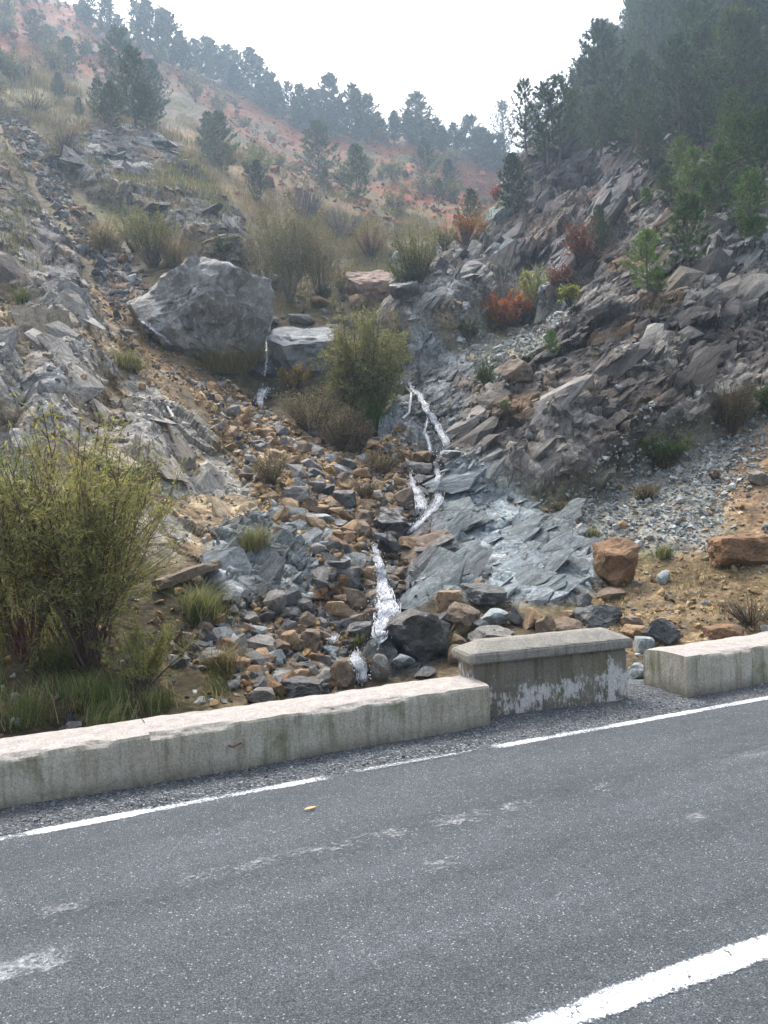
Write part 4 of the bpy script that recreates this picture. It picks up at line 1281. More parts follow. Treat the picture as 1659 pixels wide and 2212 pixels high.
add_shards(core('fallrock', 0.5), 70, 0.35, 1.0, (0.6, 0.2, 0.7), 0.16, 0.18, (0.4, 0.8), 0.36, tilt=0.13)
add_shards(core('fallrock', 0.2), 260, 0.12, 0.4, (0.6, 0.2, 0.7), 0.22, 0.24, (0.4, 0.8), 0.28, tilt=0.18)
add_shards(core('hump', 0.5), 45, 0.7, 1.8, DIAG, 0.16, 0.22, (0.4, 0.8), 0.36, tilt=0.14)
add_shards(core('hump', 0.2), 220, 0.2, 0.7, DIAG, 0.22, 0.28, (0.4, 0.8), 0.28, tilt=0.2)
add_shards(core('knob', 0.5), 40, 0.4, 1.1, (0.4, -0.2, -0.8), 0.25, 0.2, (0.5, 0.9), 0.4, tilt=0.12)
shards.sort(key=lambda s: -s[2][0] / s[0].length)
SHM = []
for k in range(14):
    sv, sf = hull_shape(300 + k, 10 + k % 5)
    me = mesh_np('rock_slab', sv, sf, M_SLAB)
    SHM.append((me, sv, sf))
ac = Acc()
for i, (p, (ax, y, zz), sc, c) in enumerate(shards):
    R = Matrix((ax, y, zz)).transposed()
    if i < 300:
        o = add('rock_slab', SHM[i % 14][0], hill)
        o.matrix_world = Matrix.Translation(p) @ R.to_4x4() @ Matrix.Diagonal((*sc, 1))
        o.color = (*[float(q) for q in c], 1)
    else:
        sv, sf = SHM[i % 14][1:]
        ac.put((sv * np.array(sc)) @ np.array(R).T + np.array(p), sf, c)
add('rock_blocks', ac.mesh('rock_blocks', M_BLOCK), hill, kind='stuff')

# ================================================================== water
def water_mat(name, lo, hi, white=0.85, top=0.95):
    """white water: soft-edged, streaked along the fall, thinning out towards the margins"""
    g = N(name)
    n1 = g.noise(g.coord('Object', (1, 1, 0.3)), 34, 4, 0.7)
    n2 = g.noise(g.coord('Object', (1, 1, 0.6)), 9, 3, 0.6)
    g.finish((white * 0.95, white * 0.98, white * 1.03), 0.2, n1, 0.4, 0.02, 0.5)
    t = g.n('BsdfTransparent')
    ed = g.n('Attribute', attribute_name='Edge')
    m = g.math('ADD', g.math('ADD', g.math('MULTIPLY', n1, 0.6), g.math('MULTIPLY', n2, 0.4)), g.math('MULTIPLY', ed.outputs['Fac'], -0.35))
    mx = g.n('MixShader')
    g.l(g.ramp(m, [(lo, 0.0), (hi, top)]), mx.inputs[0])
    g.l(t.outputs[0], mx.inputs[1])
    g.l(g.b.outputs[0], mx.inputs[2])
    g.l(mx.outputs[0], g.out.inputs['Surface'])
    return g.m
M_FOAM = water_mat('white_water', 0.34, 0.56, 0.82, 0.9)
M_FOAM2 = water_mat('foam_sheet', 0.30, 0.60, 0.76, 0.85)
g_ = N('clear_water')
g_.finish((0.10, 0.105, 0.10), 0.06, g_.noise(g_.coord('Object'), 22, 3, 0.6), 0.5, 0.02, 0.6)
M_CLEAR = g_.m

bpy.context.view_layer.update()
DG[0] = bpy.context.evaluated_depsgraph_get()
def cascade(name, path, label, strands_per_px=0.5, seed=0, drops=120):
    """path: (u, v, width px). Strands of white water run down over what lies there"""
    r = np.random.default_rng(seed)
    px = np.array(path, float)
    sg = np.r_[0, np.cumsum(np.hypot(np.diff(px[:, 0]), np.diff(px[:, 1])))]
    q = np.arange(0, sg[-1], 2.5)
    n = len(q)
    uu, vv_, wq = (np.interp(q, sg, px[:, k]) for k in range(3))
    uu = uu + vnoise(np.c_[q / 9, q * 0, q * 0 + seed], seed) * 2.0
    Ys = np.array([(lambda h: h[0].y if h[0] is not None else 15.0)(seen(a, b)) for a, b in zip(uu, vv_)])
    # the flow clings to the nearest surface around it
    Ys = np.array([Ys[max(0, k - 3):k + 4].min() for k in range(n)])
    Ys = np.convolve(np.r_[[Ys[0]] * 3, Ys, [Ys[-1]] * 3], np.ones(7) / 7, 'valid') - 0.05
    c = np.array([at(a, b, y_)[:] for a, b, y_ in zip(uu, vv_, Ys)])
    wq = wq * Ys / FPX
    tv = np.gradient(c, axis=0)
    tv /= np.linalg.norm(tv, axis=1, keepdims=True) + 1e-9
    side = np.cross(tv, np.array([0, -0.5, 0.85]))
    side /= np.linalg.norm(side, axis=1, keepdims=True) + 1e-9
    up = np.cross(side, tv)
    up *= np.sign((up * np.array([0, -0.6, 0.8])).sum(1, keepdims=True))
    ac = Acc()
    ns = max(8, int(np.mean([w_ for _, _, w_ in path]) * strands_per_px * 3.2))
    for k in range(ns):
        a0 = int(r.integers(0, max(1, n - 10)))
        a1 = min(n, a0 + int(r.integers(n // 5 + 5, n // 3 + 10)))
        if k < ns // 3:
            a0, a1 = 0, n
        sl = slice(a0, a1)
        m = a1 - a0
        if m < 5:
            continue
        lat = r.uniform(-0.5, 0.5) + 0.22 * np.cumsum(r.normal(size=m)) / math.sqrt(m) + 0.12 * np.sin(np.arange(m) * r.uniform(0.2, 0.6) + r.uniform(0, 6))
        lat = np.clip(lat * 0.8, -0.5, 0.5)
        lift = 0.0 + 0.03 * np.abs(np.sin(np.arange(m) * r.uniform(0.15, 0.4) + r.uniform(0, 6)))
        pp = c[sl] + side[sl] * (lat * wq[sl])[:, None] + up[sl] * lift[:, None]
        rad = np.clip(wq[sl] * r.uniform(0.014, 0.04), 0.003, 0.012) * (0.6 + 0.4 * r.random(m))
        rad = rad * np.clip(np.minimum(np.arange(m), np.arange(m)[::-1]) / 6.0, 0.1, 1)
        v, f = tube(pp, rad, 5)
        ac.put(v, f, (1, 1, 1))
    root = empty(name, Vector(c[-1]), label, 'waterfall')
    me = ac.mesh('white_water', M_FOAM, True)
    o = add('white_water', me, root)
    o.location = -Vector(c[-1])
    # sheet of clear water under the foam
    ks = np.linspace(-0.5, 0.5, 7)
    sv = (c[:, None] + side[:, None] * (ks[None, :, None] * wq[:, None, None]) + up[:, None] * (0.012 + 0.01 * r.random((n, 7, 1)))).reshape(-1, 3)
    ii = np.arange(n * 7).reshape(n, 7)
    sf = np.stack([ii[:-1, :-1], ii[1:, :-1], ii[1:, 1:], ii[:-1, 1:]], -1).reshape(-1, 4)
    fm = mesh_np('water_film', sv, sf, M_FOAM2, smooth_shade=True)
    ea = np.tile(np.abs(ks) * 2, n).reshape(n, 7) ** 2
    ea = np.maximum(ea, np.clip(1 - np.minimum(np.arange(n), np.arange(n)[::-1]) / 5.0, 0, 1)[:, None])
    fm.attributes.new('Edge', 'FLOAT', 'POINT').data.foreach_set('value', ea.astype(np.float32).ravel())
    o2 = add('water_film', fm, root)
    o2.location = -Vector(c[-1])
    # spray
    ds, df = ico(1)
    ac = Acc()
    for k in range(drops):
        i = int(r.integers(0, n))
        p = c[i] + side[i] * r.normal() * wq[i] * 0.5 + up[i] * abs(r.normal()) * 0.05
        ac.put(ds * r.uniform(0.004, 0.012) * (c[i, 1] / 11) + p, df, (1, 1, 1))
    o3 = add('spray', ac.mesh('spray', M_FOAM, True), root, kind='stuff')
    o3.location = -Vector(c[-1])
    return root
cascade('cascade', [(884,822,7),(890,842,10),(905,852,14),(915,870,16),(926,891,16),(938,910,15),(949,930,16),(960,950,18),(966,970,16)], 'upper white cascade sliding down the bare rock beside the hose', 0.9, 1)
cascade('cascade', [(964,972,12),(948,988,10),(944,1005,10),(946,1030,11),(942,1055,11),(950,1078,17),(940,1098,17),(920,1116,14),(898,1138,11),(880,1155,7)], 'middle white cascade bending left below the flat stones', 0.9, 2)
cascade('cascade', [(886,1020,6),(892,1045,9),(900,1065,22),(910,1090,26),(908,1110,22)], 'side strand of white water between the brown and wet rocks', 0.8, 3)
cascade('cascade', [(807,1178,8),(814,1200,16),(822,1225,22),(828,1258,24),(832,1290,40),(838,1312,56),(832,1340,52),(824,1365,36),(812,1395,26)], 'broad white lower cascade spreading over the dark rock', 0.7, 4, 260)
cascade('cascade', [(772,1408,14),(765,1420,20),(778,1440,26),(782,1458,24),(786,1474,30)], 'short foaming step of the stream right behind the wall', 0.7, 5, 80)
cascade('cascade', [(730,1372,10),(718,1385,18),(712,1394,14)], 'small patch of running water left of the stream foot', 0.6, 6, 20)
cascade('cascade', [(577,735,3),(577,760,4),(576,790,5),(572,815,5)], 'thin waterfall dropping between giant and split boulders', 0.9, 7, 40)
cascade('cascade', [(575,835,24),(568,848,22),(562,862,14),(566,885,10)], 'foot of the thin waterfall splashing on dark rock', 0.5, 8, 60)
cascade('cascade', [(926,900,4),(918,930,6),(925,955,8),(934,985,6)], 'thin second strand left of the upper cascade', 0.9, 9, 40)
cascade('cascade', [(300,690,9),(325,708,14),(350,728,12),(372,748,6)], 'trickle glinting at the left foot of the giant boulder', 0.6, 10, 20)

# ------------------------------------------------------------------ black hose at the cascade, beam, plate and litter
def seen_path(px, lift=0.05):
    out = []
    for u, v in px:
        p, n, _ = seen(u, v)
        out.append(p + n * lift)
    return out
bpy.context.view_layer.update()
DG[0] = bpy.context.evaluated_depsgraph_get()
hp = seen_path([(878,836),(886,842),(890,860),(888,880),(880,897),(870,912)], 0.08)
hv, hf = tube([p[:] for p in hp], 0.028, 8)
g_ = N('hose_rubber'); g_.finish((0.45, 0.46, 0.47), 0.5)
add('hose', mesh_np('hose', hv, hf, g_.m, smooth_shade=True), label='curved pale grey hose hanging beside the upper cascade', cat='hose')
def boxmesh(name, a, b, wd, ht, mat, seed=0, n=24):
    """bar from a to b (world), rough faces"""
    a, b = Vector(a), Vector(b)
    L = (b - a).length
    me = wall_mesh(name, L, [(-wd / 2, 0), (-wd / 2, ht), (wd / 2, ht), (wd / 2, 0)], mat, 0.012, seed, 0.05)
    return me, Matrix.Translation(a) @ (b - a).to_track_quat('X', 'Z').to_matrix().to_4x4()
pa, pb = hit(340, 1275)[0], hit(475, 1230)[0]
dv_ = (pb - pa)
me, mw = boxmesh('fallen_slab', pa + Vector((0, -0.05, 0.0)), pb + Vector((0, -0.05, 0.02)), 0.14, 0.12, ROCK['brown'], 5)
o = add('fallen_slab', me, label='long rust-brown ledge of stone lying behind the willow', cat='slab')
o.matrix_world = mw
pc, nc, yc = hit(306, 506)
bm = bmesh.new()
bmesh.ops.create_cube(bm, size=1)
bmesh.ops.bevel(bm, geom=bm.edges[:], offset=0.02, segments=2, affect='EDGES')
me = bpy.data.meshes.new('rusty_plate'); bm.to_mesh(me); bm.free()
me.materials.append(RUST)
o = add('rusty_plate', me, label='rusty brown sheet of metal set in the grey crag', cat='plate', loc=pc + Vector((0, -0.3, 0.15)), rot=(-0.2, 0.05, 0.1))
o.scale = (0.62, 0.05, 0.55)
pa, pb = seen(362, 885)[0], seen(378, 912)[0]
v_, f_ = tube([(pa + Vector((0, 0, .05)))[:], (pb + Vector((0, 0, .05)))[:]], 0.025, 7)
g_ = N('bleached_wood'); g_.finish((0.42, 0.40, 0.37), 0.8)
add('stick', mesh_np('stick', v_, f_, g_.m), label='short bleached stick lying on the left slope', cat='stick')
pa = seen(568, 1325 + 52)[0]
# white scrap on the dark stone at the lower left
p_, n_2, _ = seen(502, 1375)
sv, sf = rock_shape(55, 3, 10, (0.5, 0.8), (), 0.4, 0.05)
g_ = N('white_plastic'); g_.finish((0.72, 0.74, 0.77), 0.5)
add('plastic_scrap', mesh_np('plastic_scrap', sv * np.array([0.055, 0.04, 0.07]), sf, g_.m), label='white scrap of plastic beside the dark slanted rock', cat='scrap', loc=p_ + n_2 * 0.02)
# fallen leaf on the asphalt
lp = road_pt(1.34, 4.42, 0.012)
lv = [(-0.04, 0, 0), (-0.015, 0.013, 0.005), (0.015, 0.012, 0.006), (0.045, 0.0, 0.002), (0.015, -0.011, 0.003), (-0.015, -0.012, 0.002)]
bm = bmesh.new()
f = bm.faces.new([bm.verts.new(q) for q in lv])
ext = bmesh.ops.extrude_face_region(bm, geom=[f])
for q in ext['geom']:
    if isinstance(q, bmesh.types.BMVert):
        q.co.z += 0.0015
me = bpy.data.meshes.new('fallen_leaf'); bm.to_mesh(me); bm.free()
g_ = N('dry_leaf'); g_.finish((0.50, 0.33, 0.15), 0.7); me.materials.append(g_.m)
add('fallen_leaf', me, label='single tan fallen leaf on the asphalt', cat='leaf', loc=lp, rot=(0, 0, 0.5))

# ================================================================== plants
def unit(v):
    return v / (np.linalg.norm(v, axis=-1, keepdims=True) + 1e-9)

def pine(seed, H, spread=0.30, clear=0.12, whorl=0.34, nee=0.17, nw=0.016, tufts=9, per=9, tone=(0.062, 0.105, 0.044), ragged=0.3):
    """returns trunk mesh (with limbs) and crown mesh of one pine"""
    r = np.random.default_rng(seed)
    wood, limb, need = Acc(), Acc(), Acc()
    z = np.linspace(0, H, 9)
    off = np.cumsum(r.normal(size=(9, 2)) * 0.012 * H, 0) * 0.5
    off -= off[0]
    tp = np.c_[off, z]
    tr = 0.016 * H * (1 - z / H) ** 0.8 + 0.006
    v, f = tube(tp, tr, 7)
    bark = np.array([0.16, 0.13, 0.11])
    wood.put(v, f, bark * r.uniform(0.85, 1.15, (len(v), 1)))
    NP, ND = [], []
    zc = clear * H
    while zc < H * 0.985:
        fr = (zc - clear * H) / (H * (1 - clear))
        prof = (1 - fr) ** 0.75 * (0.55 + 0.45 * min(1, fr / 0.18))
        nb = int(r.integers(4, 7))
        a0 = r.uniform(0, 6.28)
        for k in range(nb):
            L = spread * H * prof * r.uniform(1 - ragged, 1 + ragged * 0.6) + 0.06 * H * 0.5
            ang = a0 + k * 6.283 / nb + r.normal() * 0.25
            up0 = 0.15 + 0.55 * fr + r.normal() * 0.1
            base = np.array([np.interp(zc, z, tp[:, 0]), np.interp(zc, z, tp[:, 1]), zc])
            s = np.linspace(0, 1, 5)
            d = np.array([math.cos(ang), math.sin(ang), 0])
            pts = base + d * (L * s)[:, None] + np.array([0, 0, 1]) * (L * (up0 * s + 0.35 * s * s))[:, None]
            v, f = tube(pts, 0.006 * H * (1 - fr * 0.7) * (1 - 0.8 * s) * 0.5 + 0.003, 4)
            limb.put(v, f, bark * 0.8)
            nt = max(3, int(tufts * (0.4 + 0.6 * L / (spread * H))))
            ts = r.uniform(0.3, 1.0, nt)
            ts[:2] = (1.0, 0.9)
            pp = np.stack([np.interp(ts, s, pts[:, q]) for q in range(3)], 1)
            lat = np.cross(d, [0, 0, 1])
            sidej = r.normal(size=nt) * 0.16 * L * (1.15 - ts) * 1.6
            pp = pp + lat * sidej[:, None] + np.array([0, 0, 1]) * np.abs(r.normal(size=(nt, 1))) * 0.05 * L
            dd = unit(d * 0.55 + lat * (np.sign(sidej) * 0.5)[:, None] + np.array([0, 0, 0.75]) + r.normal(size=(nt, 3)) * 0.25)
            NP.append(pp)
            ND.append(dd)
        zc += whorl * r.uniform(0.7, 1.2) * (1 - 0.35 * fr)
    NP.append(np.array([[tp[-1, 0], tp[-1, 1], H * q] for q in (0.96, 0.985, 1.0)]))
    ND.append(np.array([[0, 0, 1.0]] * 3))
    NP, ND = np.concatenate(NP), np.concatenate(ND)
    n = len(NP)
    dirs = unit(ND[:, None] + r.normal(size=(n, per, 3)) * 0.62)
    ln = nee * r.uniform(0.7, 1.25, (n, per, 1))
    b0 = NP[:, None] - ND[:, None] * (nee * 0.5 * r.random((n, per, 1)))
    sd = unit(np.cross(dirs, r.normal(size=(n, per, 3))))
    V = np.stack([b0 - sd * nw, b0 + sd * nw, b0 + dirs * ln], 2).reshape(-1, 3)
    tone_ = np.array(tone) * r.uniform(0.65, 1.35, (n, 1, 1)) * np.array([1, 1, 1]) * r.uniform(0.85, 1.15, (n, per, 1))
    tone_ = tone_ + np.array([0.02, 0.012, 0]) * (r.random((n, 1, 1)) < 0.2)
    cc = np.repeat(tone_.reshape(-1, 3), 3, 0)
    need.put(V, np.arange(len(V)).reshape(-1, 3), cc)
    return wood.mesh('trunk', M_BARK, True), limb.mesh('limbs', M_BARK, True), need.mesh('crown', M_NEEDLE)

PINES = {
    'far': [pine(1, 8.0, 0.27, 0.08, 0.42, 0.36, 0.05, 13, 10), pine(2, 8.0, 0.22, 0.16, 0.46, 0.36, 0.05, 12, 10, ragged=0.45),
            pine(3, 8.0, 0.33, 0.05, 0.42, 0.36, 0.05, 13, 10), pine(4, 8.0, 0.19, 0.25, 0.55, 0.34, 0.045, 10, 9, ragged=0.6),
            pine(31, 8.0, 0.30, 0.10, 0.45, 0.36, 0.05, 12, 10, ragged=0.5)],
    'mid': [pine(5, 5.0, 0.33, 0.06, 0.33, 0.20, 0.022, 15, 11), pine(6, 5.0, 0.29, 0.12, 0.36, 0.20, 0.022, 14, 11, ragged=0.45), pine(7, 5.0, 0.38, 0.04, 0.34, 0.20, 0.022, 15, 11)],
    'tall': [pine(8, 7.0, 0.21, 0.25, 0.5, 0.24, 0.024, 11, 11, ragged=0.6), pine(9, 7.0, 0.25, 0.2, 0.48, 0.24, 0.024, 12, 11, ragged=0.5)],
    'edge': [pine(12, 5.0, 0.36, 0.05, 0.33, 0.20, 0.02, 16, 12, (0.10, 0.17, 0.05)), pine(13, 5.0, 0.33, 0.08, 0.34, 0.20, 0.02, 15, 12, (0.095, 0.16, 0.05), ragged=0.5)],
    'young': [pine(10, 2.0, 0.32, 0.12, 0.17, 0.12, 0.007, 12, 14, (0.12, 0.20, 0.055)), pine(11, 2.0, 0.38, 0.14, 0.18, 0.12, 0.007, 13, 14, (0.125, 0.21, 0.06))],
}
def place_pine(kind, k, u, v, hpx, label, group=None, wide=1.0, name='pine_tree', pos=None):
    if pos is None:
        p, n, Y = hit(u, v)
    else:
        p, Y = pos, pos.y
    tr, lb, cr = PINES[kind][k % len(PINES[kind])]
    H0 = {'far': 8.0, 'mid': 5.0, 'tall': 7.0, 'edge': 5.0, 'young': 2.0}[kind]
    s = hpx * Y / FPX / H0
    o = empty(name, p - Vector((0, 0, 0.03 * H0 * s)), label, 'pine', group, rotz=random.uniform(0, 6.28))
    o.scale = (s * wide, s * wide, s)
    add('limbs', lb, add('trunk', tr, o))
    add('crown', cr, o)
    return o
LEFT_RIDGE = [(182,40,62),(205,58,80),(238,76,96),(255,84,80),(300,100,96),(322,108,112),(348,120,118),(372,128,92),(395,138,100),(418,146,86),(442,155,92),(468,168,118),(490,176,96),(510,184,84),
 (540,200,96),(562,214,102),(585,228,92),(606,240,74),(632,255,92),(650,266,84),(668,272,100),(690,280,92),(712,284,112),(736,288,104),(758,290,98),(778,292,116),(800,294,104),(822,294,78),
 (858,298,70),(880,300,92),(902,304,96),(922,308,66),(944,316,58),(962,320,66),(985,328,72),(1004,334,88),(1022,338,96),(1044,346,78),(1062,352,70),(1080,356,64)]
def ridge_lab(u):
    w_ = ('at the upper left end of the ridge skyline' if u < 300 else 'on the ridge skyline above the red eroded slope' if u < 540 else 'on the ridge skyline above the lone broad pine and crag' if u < 620
          else 'on the ridge skyline above the centre of the gully' if u < 840 else 'on the low saddle of the ridge skyline beside the right spur')
    return 'hazy pine ' + w_, 'pines ' + w_
for i, (u, v, h_) in enumerate(LEFT_RIDGE):
    place_pine('far', i * 3 + i // 4, u + random.uniform(-8, 8), v + 6, h_ * random.uniform(0.7, 1.2), *ridge_lab(u), 1.25)
for i in range(0, 34):      # second rank just behind the first on the ridge
    u = 190 + i * 26.5
    v = np.interp(u, [q[0] for q in LEFT_RIDGE], [q[1] for q in LEFT_RIDGE])
    place_pine('far', i * 2 + 1, u, v + 14, random.uniform(35, 80), *ridge_lab(u), 1.2)
for k, (kind, u, v, h_, wd, label) in enumerate([
 ('mid',240,276,98,1.0,'pine with a pale bare lower trunk in front of the left cluster'),
 ('mid',292,272,165,1.0,'tallest pine in the middle of the left cluster'),
 ('mid',262,250,185,0.9,'pine at the back of the left cluster'),
 ('mid',330,262,130,1.0,'pine at the right side of the left cluster'),
 ('mid',215,262,90,1.0,'pine at the left side of the left cluster'),
 ('mid',318,278,92,1.2,'low spreading pine at the right foot of the left cluster'),
 ('mid',148,160,78,1.25,'bushy round pine left of the left cluster, upper slope'),
 ('mid',72,92,70,1.3,'bushy pine near the top left corner'),
 ('mid',104,112,56,1.3,'low bushy pine right of the top left corner one'),
 ('mid',128,216,58,1.0,'small pine in dry grass left of the left cluster'),
 ('mid',170,258,46,1.0,'sapling pine at the left foot of the left cluster'),
 ('mid',476,366,122,1.05,'broad pine standing alone above the dry grass'),
 ('mid',452,335,92,1.0,'pine half behind the lone broad pine'),
 ('mid',556,442,94,0.8,'slim dark pine at the right end of the grey crag'),
 ('mid',690,384,118,1.15,'spreading pine on the slope below the ridge, centre'),
 ('mid',772,432,118,1.0,'pine right of the spreading centre pine, lower down'),
 ('mid',700,412,46,1.6,'low dark shrubby pine under the spreading centre pine'),
 ('mid',918,392,88,1.1,'conical pine on the red scree'),
 ('mid',970,420,74,1.0,'pine just right of the conical one on the red scree'),
 ('mid',948,446,58,1.0,'small pine below the conical one on the red scree'),
 ('mid',1018,482,72,1.0,'small pine above the orange shrub'),
 ('mid',1110,456,122,1.05,'dark pine leaning at the edge of the back cliff'),
 ('tall',1142,362,192,0.95,'tall thin see-through pine on the spur edge against the sky'),
 ('tall',1182,356,176,1.0,'second tall pine on the spur edge'),
 ('tall',1208,352,186,1.0,'third tall pine on the spur edge with a spiky top'),
 ('mid',1176,360,96,1.0,'short pine under the tall spur pines'),
 ('tall',1236,350,160,1.2,'pine thick with needles right of the tall spur pines'),
 ('tall',1300,345,150,1.2,'pine at the cliff top above the pale streak'),
 ('mid',1345,345,120,1.3,'bushy pine on the cliff top left of the green boughs'),
 ('tall',1378,340,160,1.2,'slender pine on the cliff top beside the bushy one'),
 ('mid',1410,370,100,1.3,'low pine where the cliff top meets the green boughs'),
 ('young',1400,640,140,1.0,'bright green young pine low on the dark cliff'),
 ('young',1488,578,160,1.1,'bright green young pine above the first, thin pale trunk'),
 ('young',1420,640,60,1.5,'low bright pine bough at the foot of the young pine'),
 ('young',1192,778,66,1.0,'tiny pine on the edge of the dark cliff'),
 ('mid',1296,540,96,0.8,'dark small pine behind the red-brown shrub'),
 ('young',1630,560,90,1.4,'dark low pine at the right picture edge'),
 ('young',1092,890,26,1.6,'cushion of bright green pine on the cliff edge'),
 ('young',1395,445,40,1.3,'little shrub pine on the pale cliff streak'),
]):
    place_pine(kind, k, u, v, h_, label, None, wd)
# dense wood on the right spur
rr = np.random.default_rng(21)
ids = pick(np.clip(Z['forest'] - 0.3, 0, 1) * smooth(36, 40, dist) * smooth(125, 85, dist), 1600, 77)
chosen = []
for i in ids:
    p = P[i]
    if all(np.hypot(p[0] - q[0], p[1] - q[1]) > 1.9 + 0.010 * p[1] for q in chosen):
        chosen.append(p)
    if len(chosen) >= 190:
        break
def spur_lab(p, Hm):
    x_ = p[0] / p[1]
    w_ = 'near the top of the right spur wood' if p[2] > 30 else 'low in the right spur wood, towards the cliff top' if x_ < 0.38 else 'low in the right spur wood, towards the picture edge'
    k_ = 'tall' if Hm > 6.6 else 'short' if Hm < 5.2 else 'middle-sized'
    return k_ + ' dark pine ' + w_, k_ + ' pines ' + w_
for i, p in enumerate(chosen):
    Y = p[1]
    Hm = rr.uniform(3.2, 6.2) * (1 + Y / 130)
    place_pine('tall' if i % 3 == 0 else 'mid', i, 0, 0, Hm / Y * FPX, *spur_lab(p, Hm), rr.uniform(0.75, 1.05), pos=Vector(p))
for (u, v, h_, wd) in [(1655,430,190,1.1),(1600,410,160,1.1),(1560,450,140,1.15),(1500,440,120,1.15),(1625,500,130,1.2),(1470,405,110,1.1),(1530,490,100,1.2),(1645,330,170,1.0),(1585,345,150,1.0),(1440,440,80,1.1)]:
    place_pine('edge', int(u) // 10, u, v, h_, 'thick green pine at the lower edge of the right spur wood', 'pines at the lower edge of the right wood', wd)

def bush(seed, H, spread, stems, leaves, ll, lw, pal, bark=(0.12, 0.085, 0.065), droop=0.15, sub=5, thick=0.012, leaf_from=0.35, upright=0.5, asym=(0, 0)):
    """many-stemmed shrub: stem mesh and leaf mesh around the origin"""
    r = np.random.default_rng(seed)
    wood = Acc()
    LP, LD = [], []
    tips = []
    for k in range(stems):
        ang = r.uniform(0, 6.283)
        lean = spread * math.sqrt(r.random())
        L = H * r.uniform(0.65, 1.08)
        s = np.linspace(0, 1, 7)
        d = np.array([math.cos(ang), math.sin(ang), 0.0])
        out = lean * (s ** (1 - 0.35 * upright)) + 0
        zz = L * (s - droop * (lean / max(H, 0.01)) * s ** 2.2 * 0.6)
        pts = d * out[:, None] + np.array([0, 0, 1]) * zz[:, None] + np.array([asym[0], asym[1], 0]) * (s ** 1.3)[:, None]
        pts += np.cumsum(r.normal(size=(7, 3)) * 0.018 * H, 0) * s[:, None]
        pts[:, :2] += r.normal(size=2) * 0.05 * H * 0.6
        v, f = tube(pts, thick * (1 - 0.85 * s) * r.uniform(0.6, 1.2) + 0.0018 * (H ** 0.5), 5)
        bk = np.array(bark) * r.uniform(0.7, 1.3)
        wood.put(v, f, bk)
        for j in range(sub):
            t0 = r.uniform(0.25, 0.92)
            b = np.array([np.interp(t0, s, pts[:, q]) for q in range(3)])
            l2 = H * r.uniform(0.14, 0.34) * (1.15 - 0.5 * t0)
            dd = unit(d * 0.6 * r.uniform(0.2, 1.2) + np.array([0, 0, 0.8]) + r.normal(size=3) * 0.45)
            s2 = np.linspace(0, 1, 4)
            p2 = b + dd * (l2 * s2)[:, None] + np.cumsum(r.normal(size=(4, 3)) * 0.02 * H, 0) * s2[:, None]
            v, f = tube(p2, thick * 0.28 * (1 - 0.8 * s2) + 0.0012 * (H ** 0.5), 4)
            wood.put(v, f, bk * 1.1)
            tips.append((p2, s2, l2))
        tips.append((pts[int(leaf_from * 6):], np.linspace(0, 1, 7 - int(leaf_from * 6)), L * 0.5))
    if leaves:
        wts = np.array([t[2] for t in tips])
        cnt = r.multinomial(leaves, wts / wts.sum())
        for (p2, s2, _), c in zip(tips, cnt):
            if c == 0:
                continue
            ts = r.random(c) ** 0.8
            pp = np.stack([np.interp(ts, s2, p2[:, q]) for q in range(3)], 1)
            ax = unit(p2[-1] - p2[0])
            LP.append(pp + r.normal(size=(c, 3)) * 0.012 * H)
            LD.append(unit(ax * 0.5 + r.normal(size=(c, 3)) * 0.65))
        LP, LD = np.concatenate(LP), np.concatenate(LD)
        n = len(LP)
        ln = ll * r.uniform(0.6, 1.3, (n, 1))
        sd = unit(np.cross(LD, r.normal(size=(n, 3))))
        V = np.stack([LP, LP + LD * ln * 0.45 + sd * lw, LP + LD * ln, LP + LD * ln * 0.45 - sd * lw], 1).reshape(-1, 3)
        pc = np.array([c for c, _ in pal])
        pw = np.array([q for _, q in pal])
        clump = np.clip((vnoise(LP / (0.22 * H) + seed, 5) + 1) / 2, 0, 0.999)
        cum = np.cumsum(pw / pw.sum())
        pickc = np.searchsorted(cum, np.clip(0.55 * clump + 0.45 * r.random(n), 0, 0.999))
        cc = pc[pickc] * r.uniform(0.7, 1.3, (n, 1))
        leaf = Acc()
        leaf.put(V, np.arange(n * 4).reshape(-1, 4), np.repeat(cc, 4, 0))
        return wood.mesh('branches', M_BARK, True), leaf.mesh('foliage', M_LEAF)
    return wood.mesh('branches', M_BARK, True), None
OLIVE = [((0.16, 0.175, 0.06), .4), ((0.21, 0.21, 0.08), .3), ((0.26, 0.24, 0.095), .2), ((0.12, 0.125, 0.055), .1)]
WILLOW = [((0.19, 0.22, 0.075), .30), ((0.27, 0.28, 0.095), .34), ((0.36, 0.33, 0.10), .2), ((0.50, 0.35, 0.065), .16)]
TWIG = [((0.20, 0.18, 0.09), .4), ((0.26, 0.22, 0.11), .4), ((0.30, 0.24, 0.11), .2)]
DRY = [((0.22, 0.17, 0.10), .5), ((0.28, 0.22, 0.13), .3), ((0.16, 0.12, 0.075), .2)]
GREEN = [((0.06, 0.10, 0.028), .5), ((0.085, 0.135, 0.035), .35), ((0.12, 0.15, 0.04), .15)]
REDS = [((0.36, 0.085, 0.03), .4), ((0.42, 0.16, 0.035), .4), ((0.50, 0.29, 0.04), .2)]
ORANGE = [((0.36, 0.17, 0.04), .5), ((0.30, 0.13, 0.035), .3), ((0.38, 0.25, 0.07), .2)]
YELL = [((0.34, 0.33, 0.06), .5), ((0.22, 0.26, 0.06), .4), ((0.40, 0.28, 0.05), .1)]
RUSTY = [((0.22, 0.085, 0.045), .6), ((0.16, 0.06, 0.04), .3), ((0.27, 0.13, 0.05), .1)]
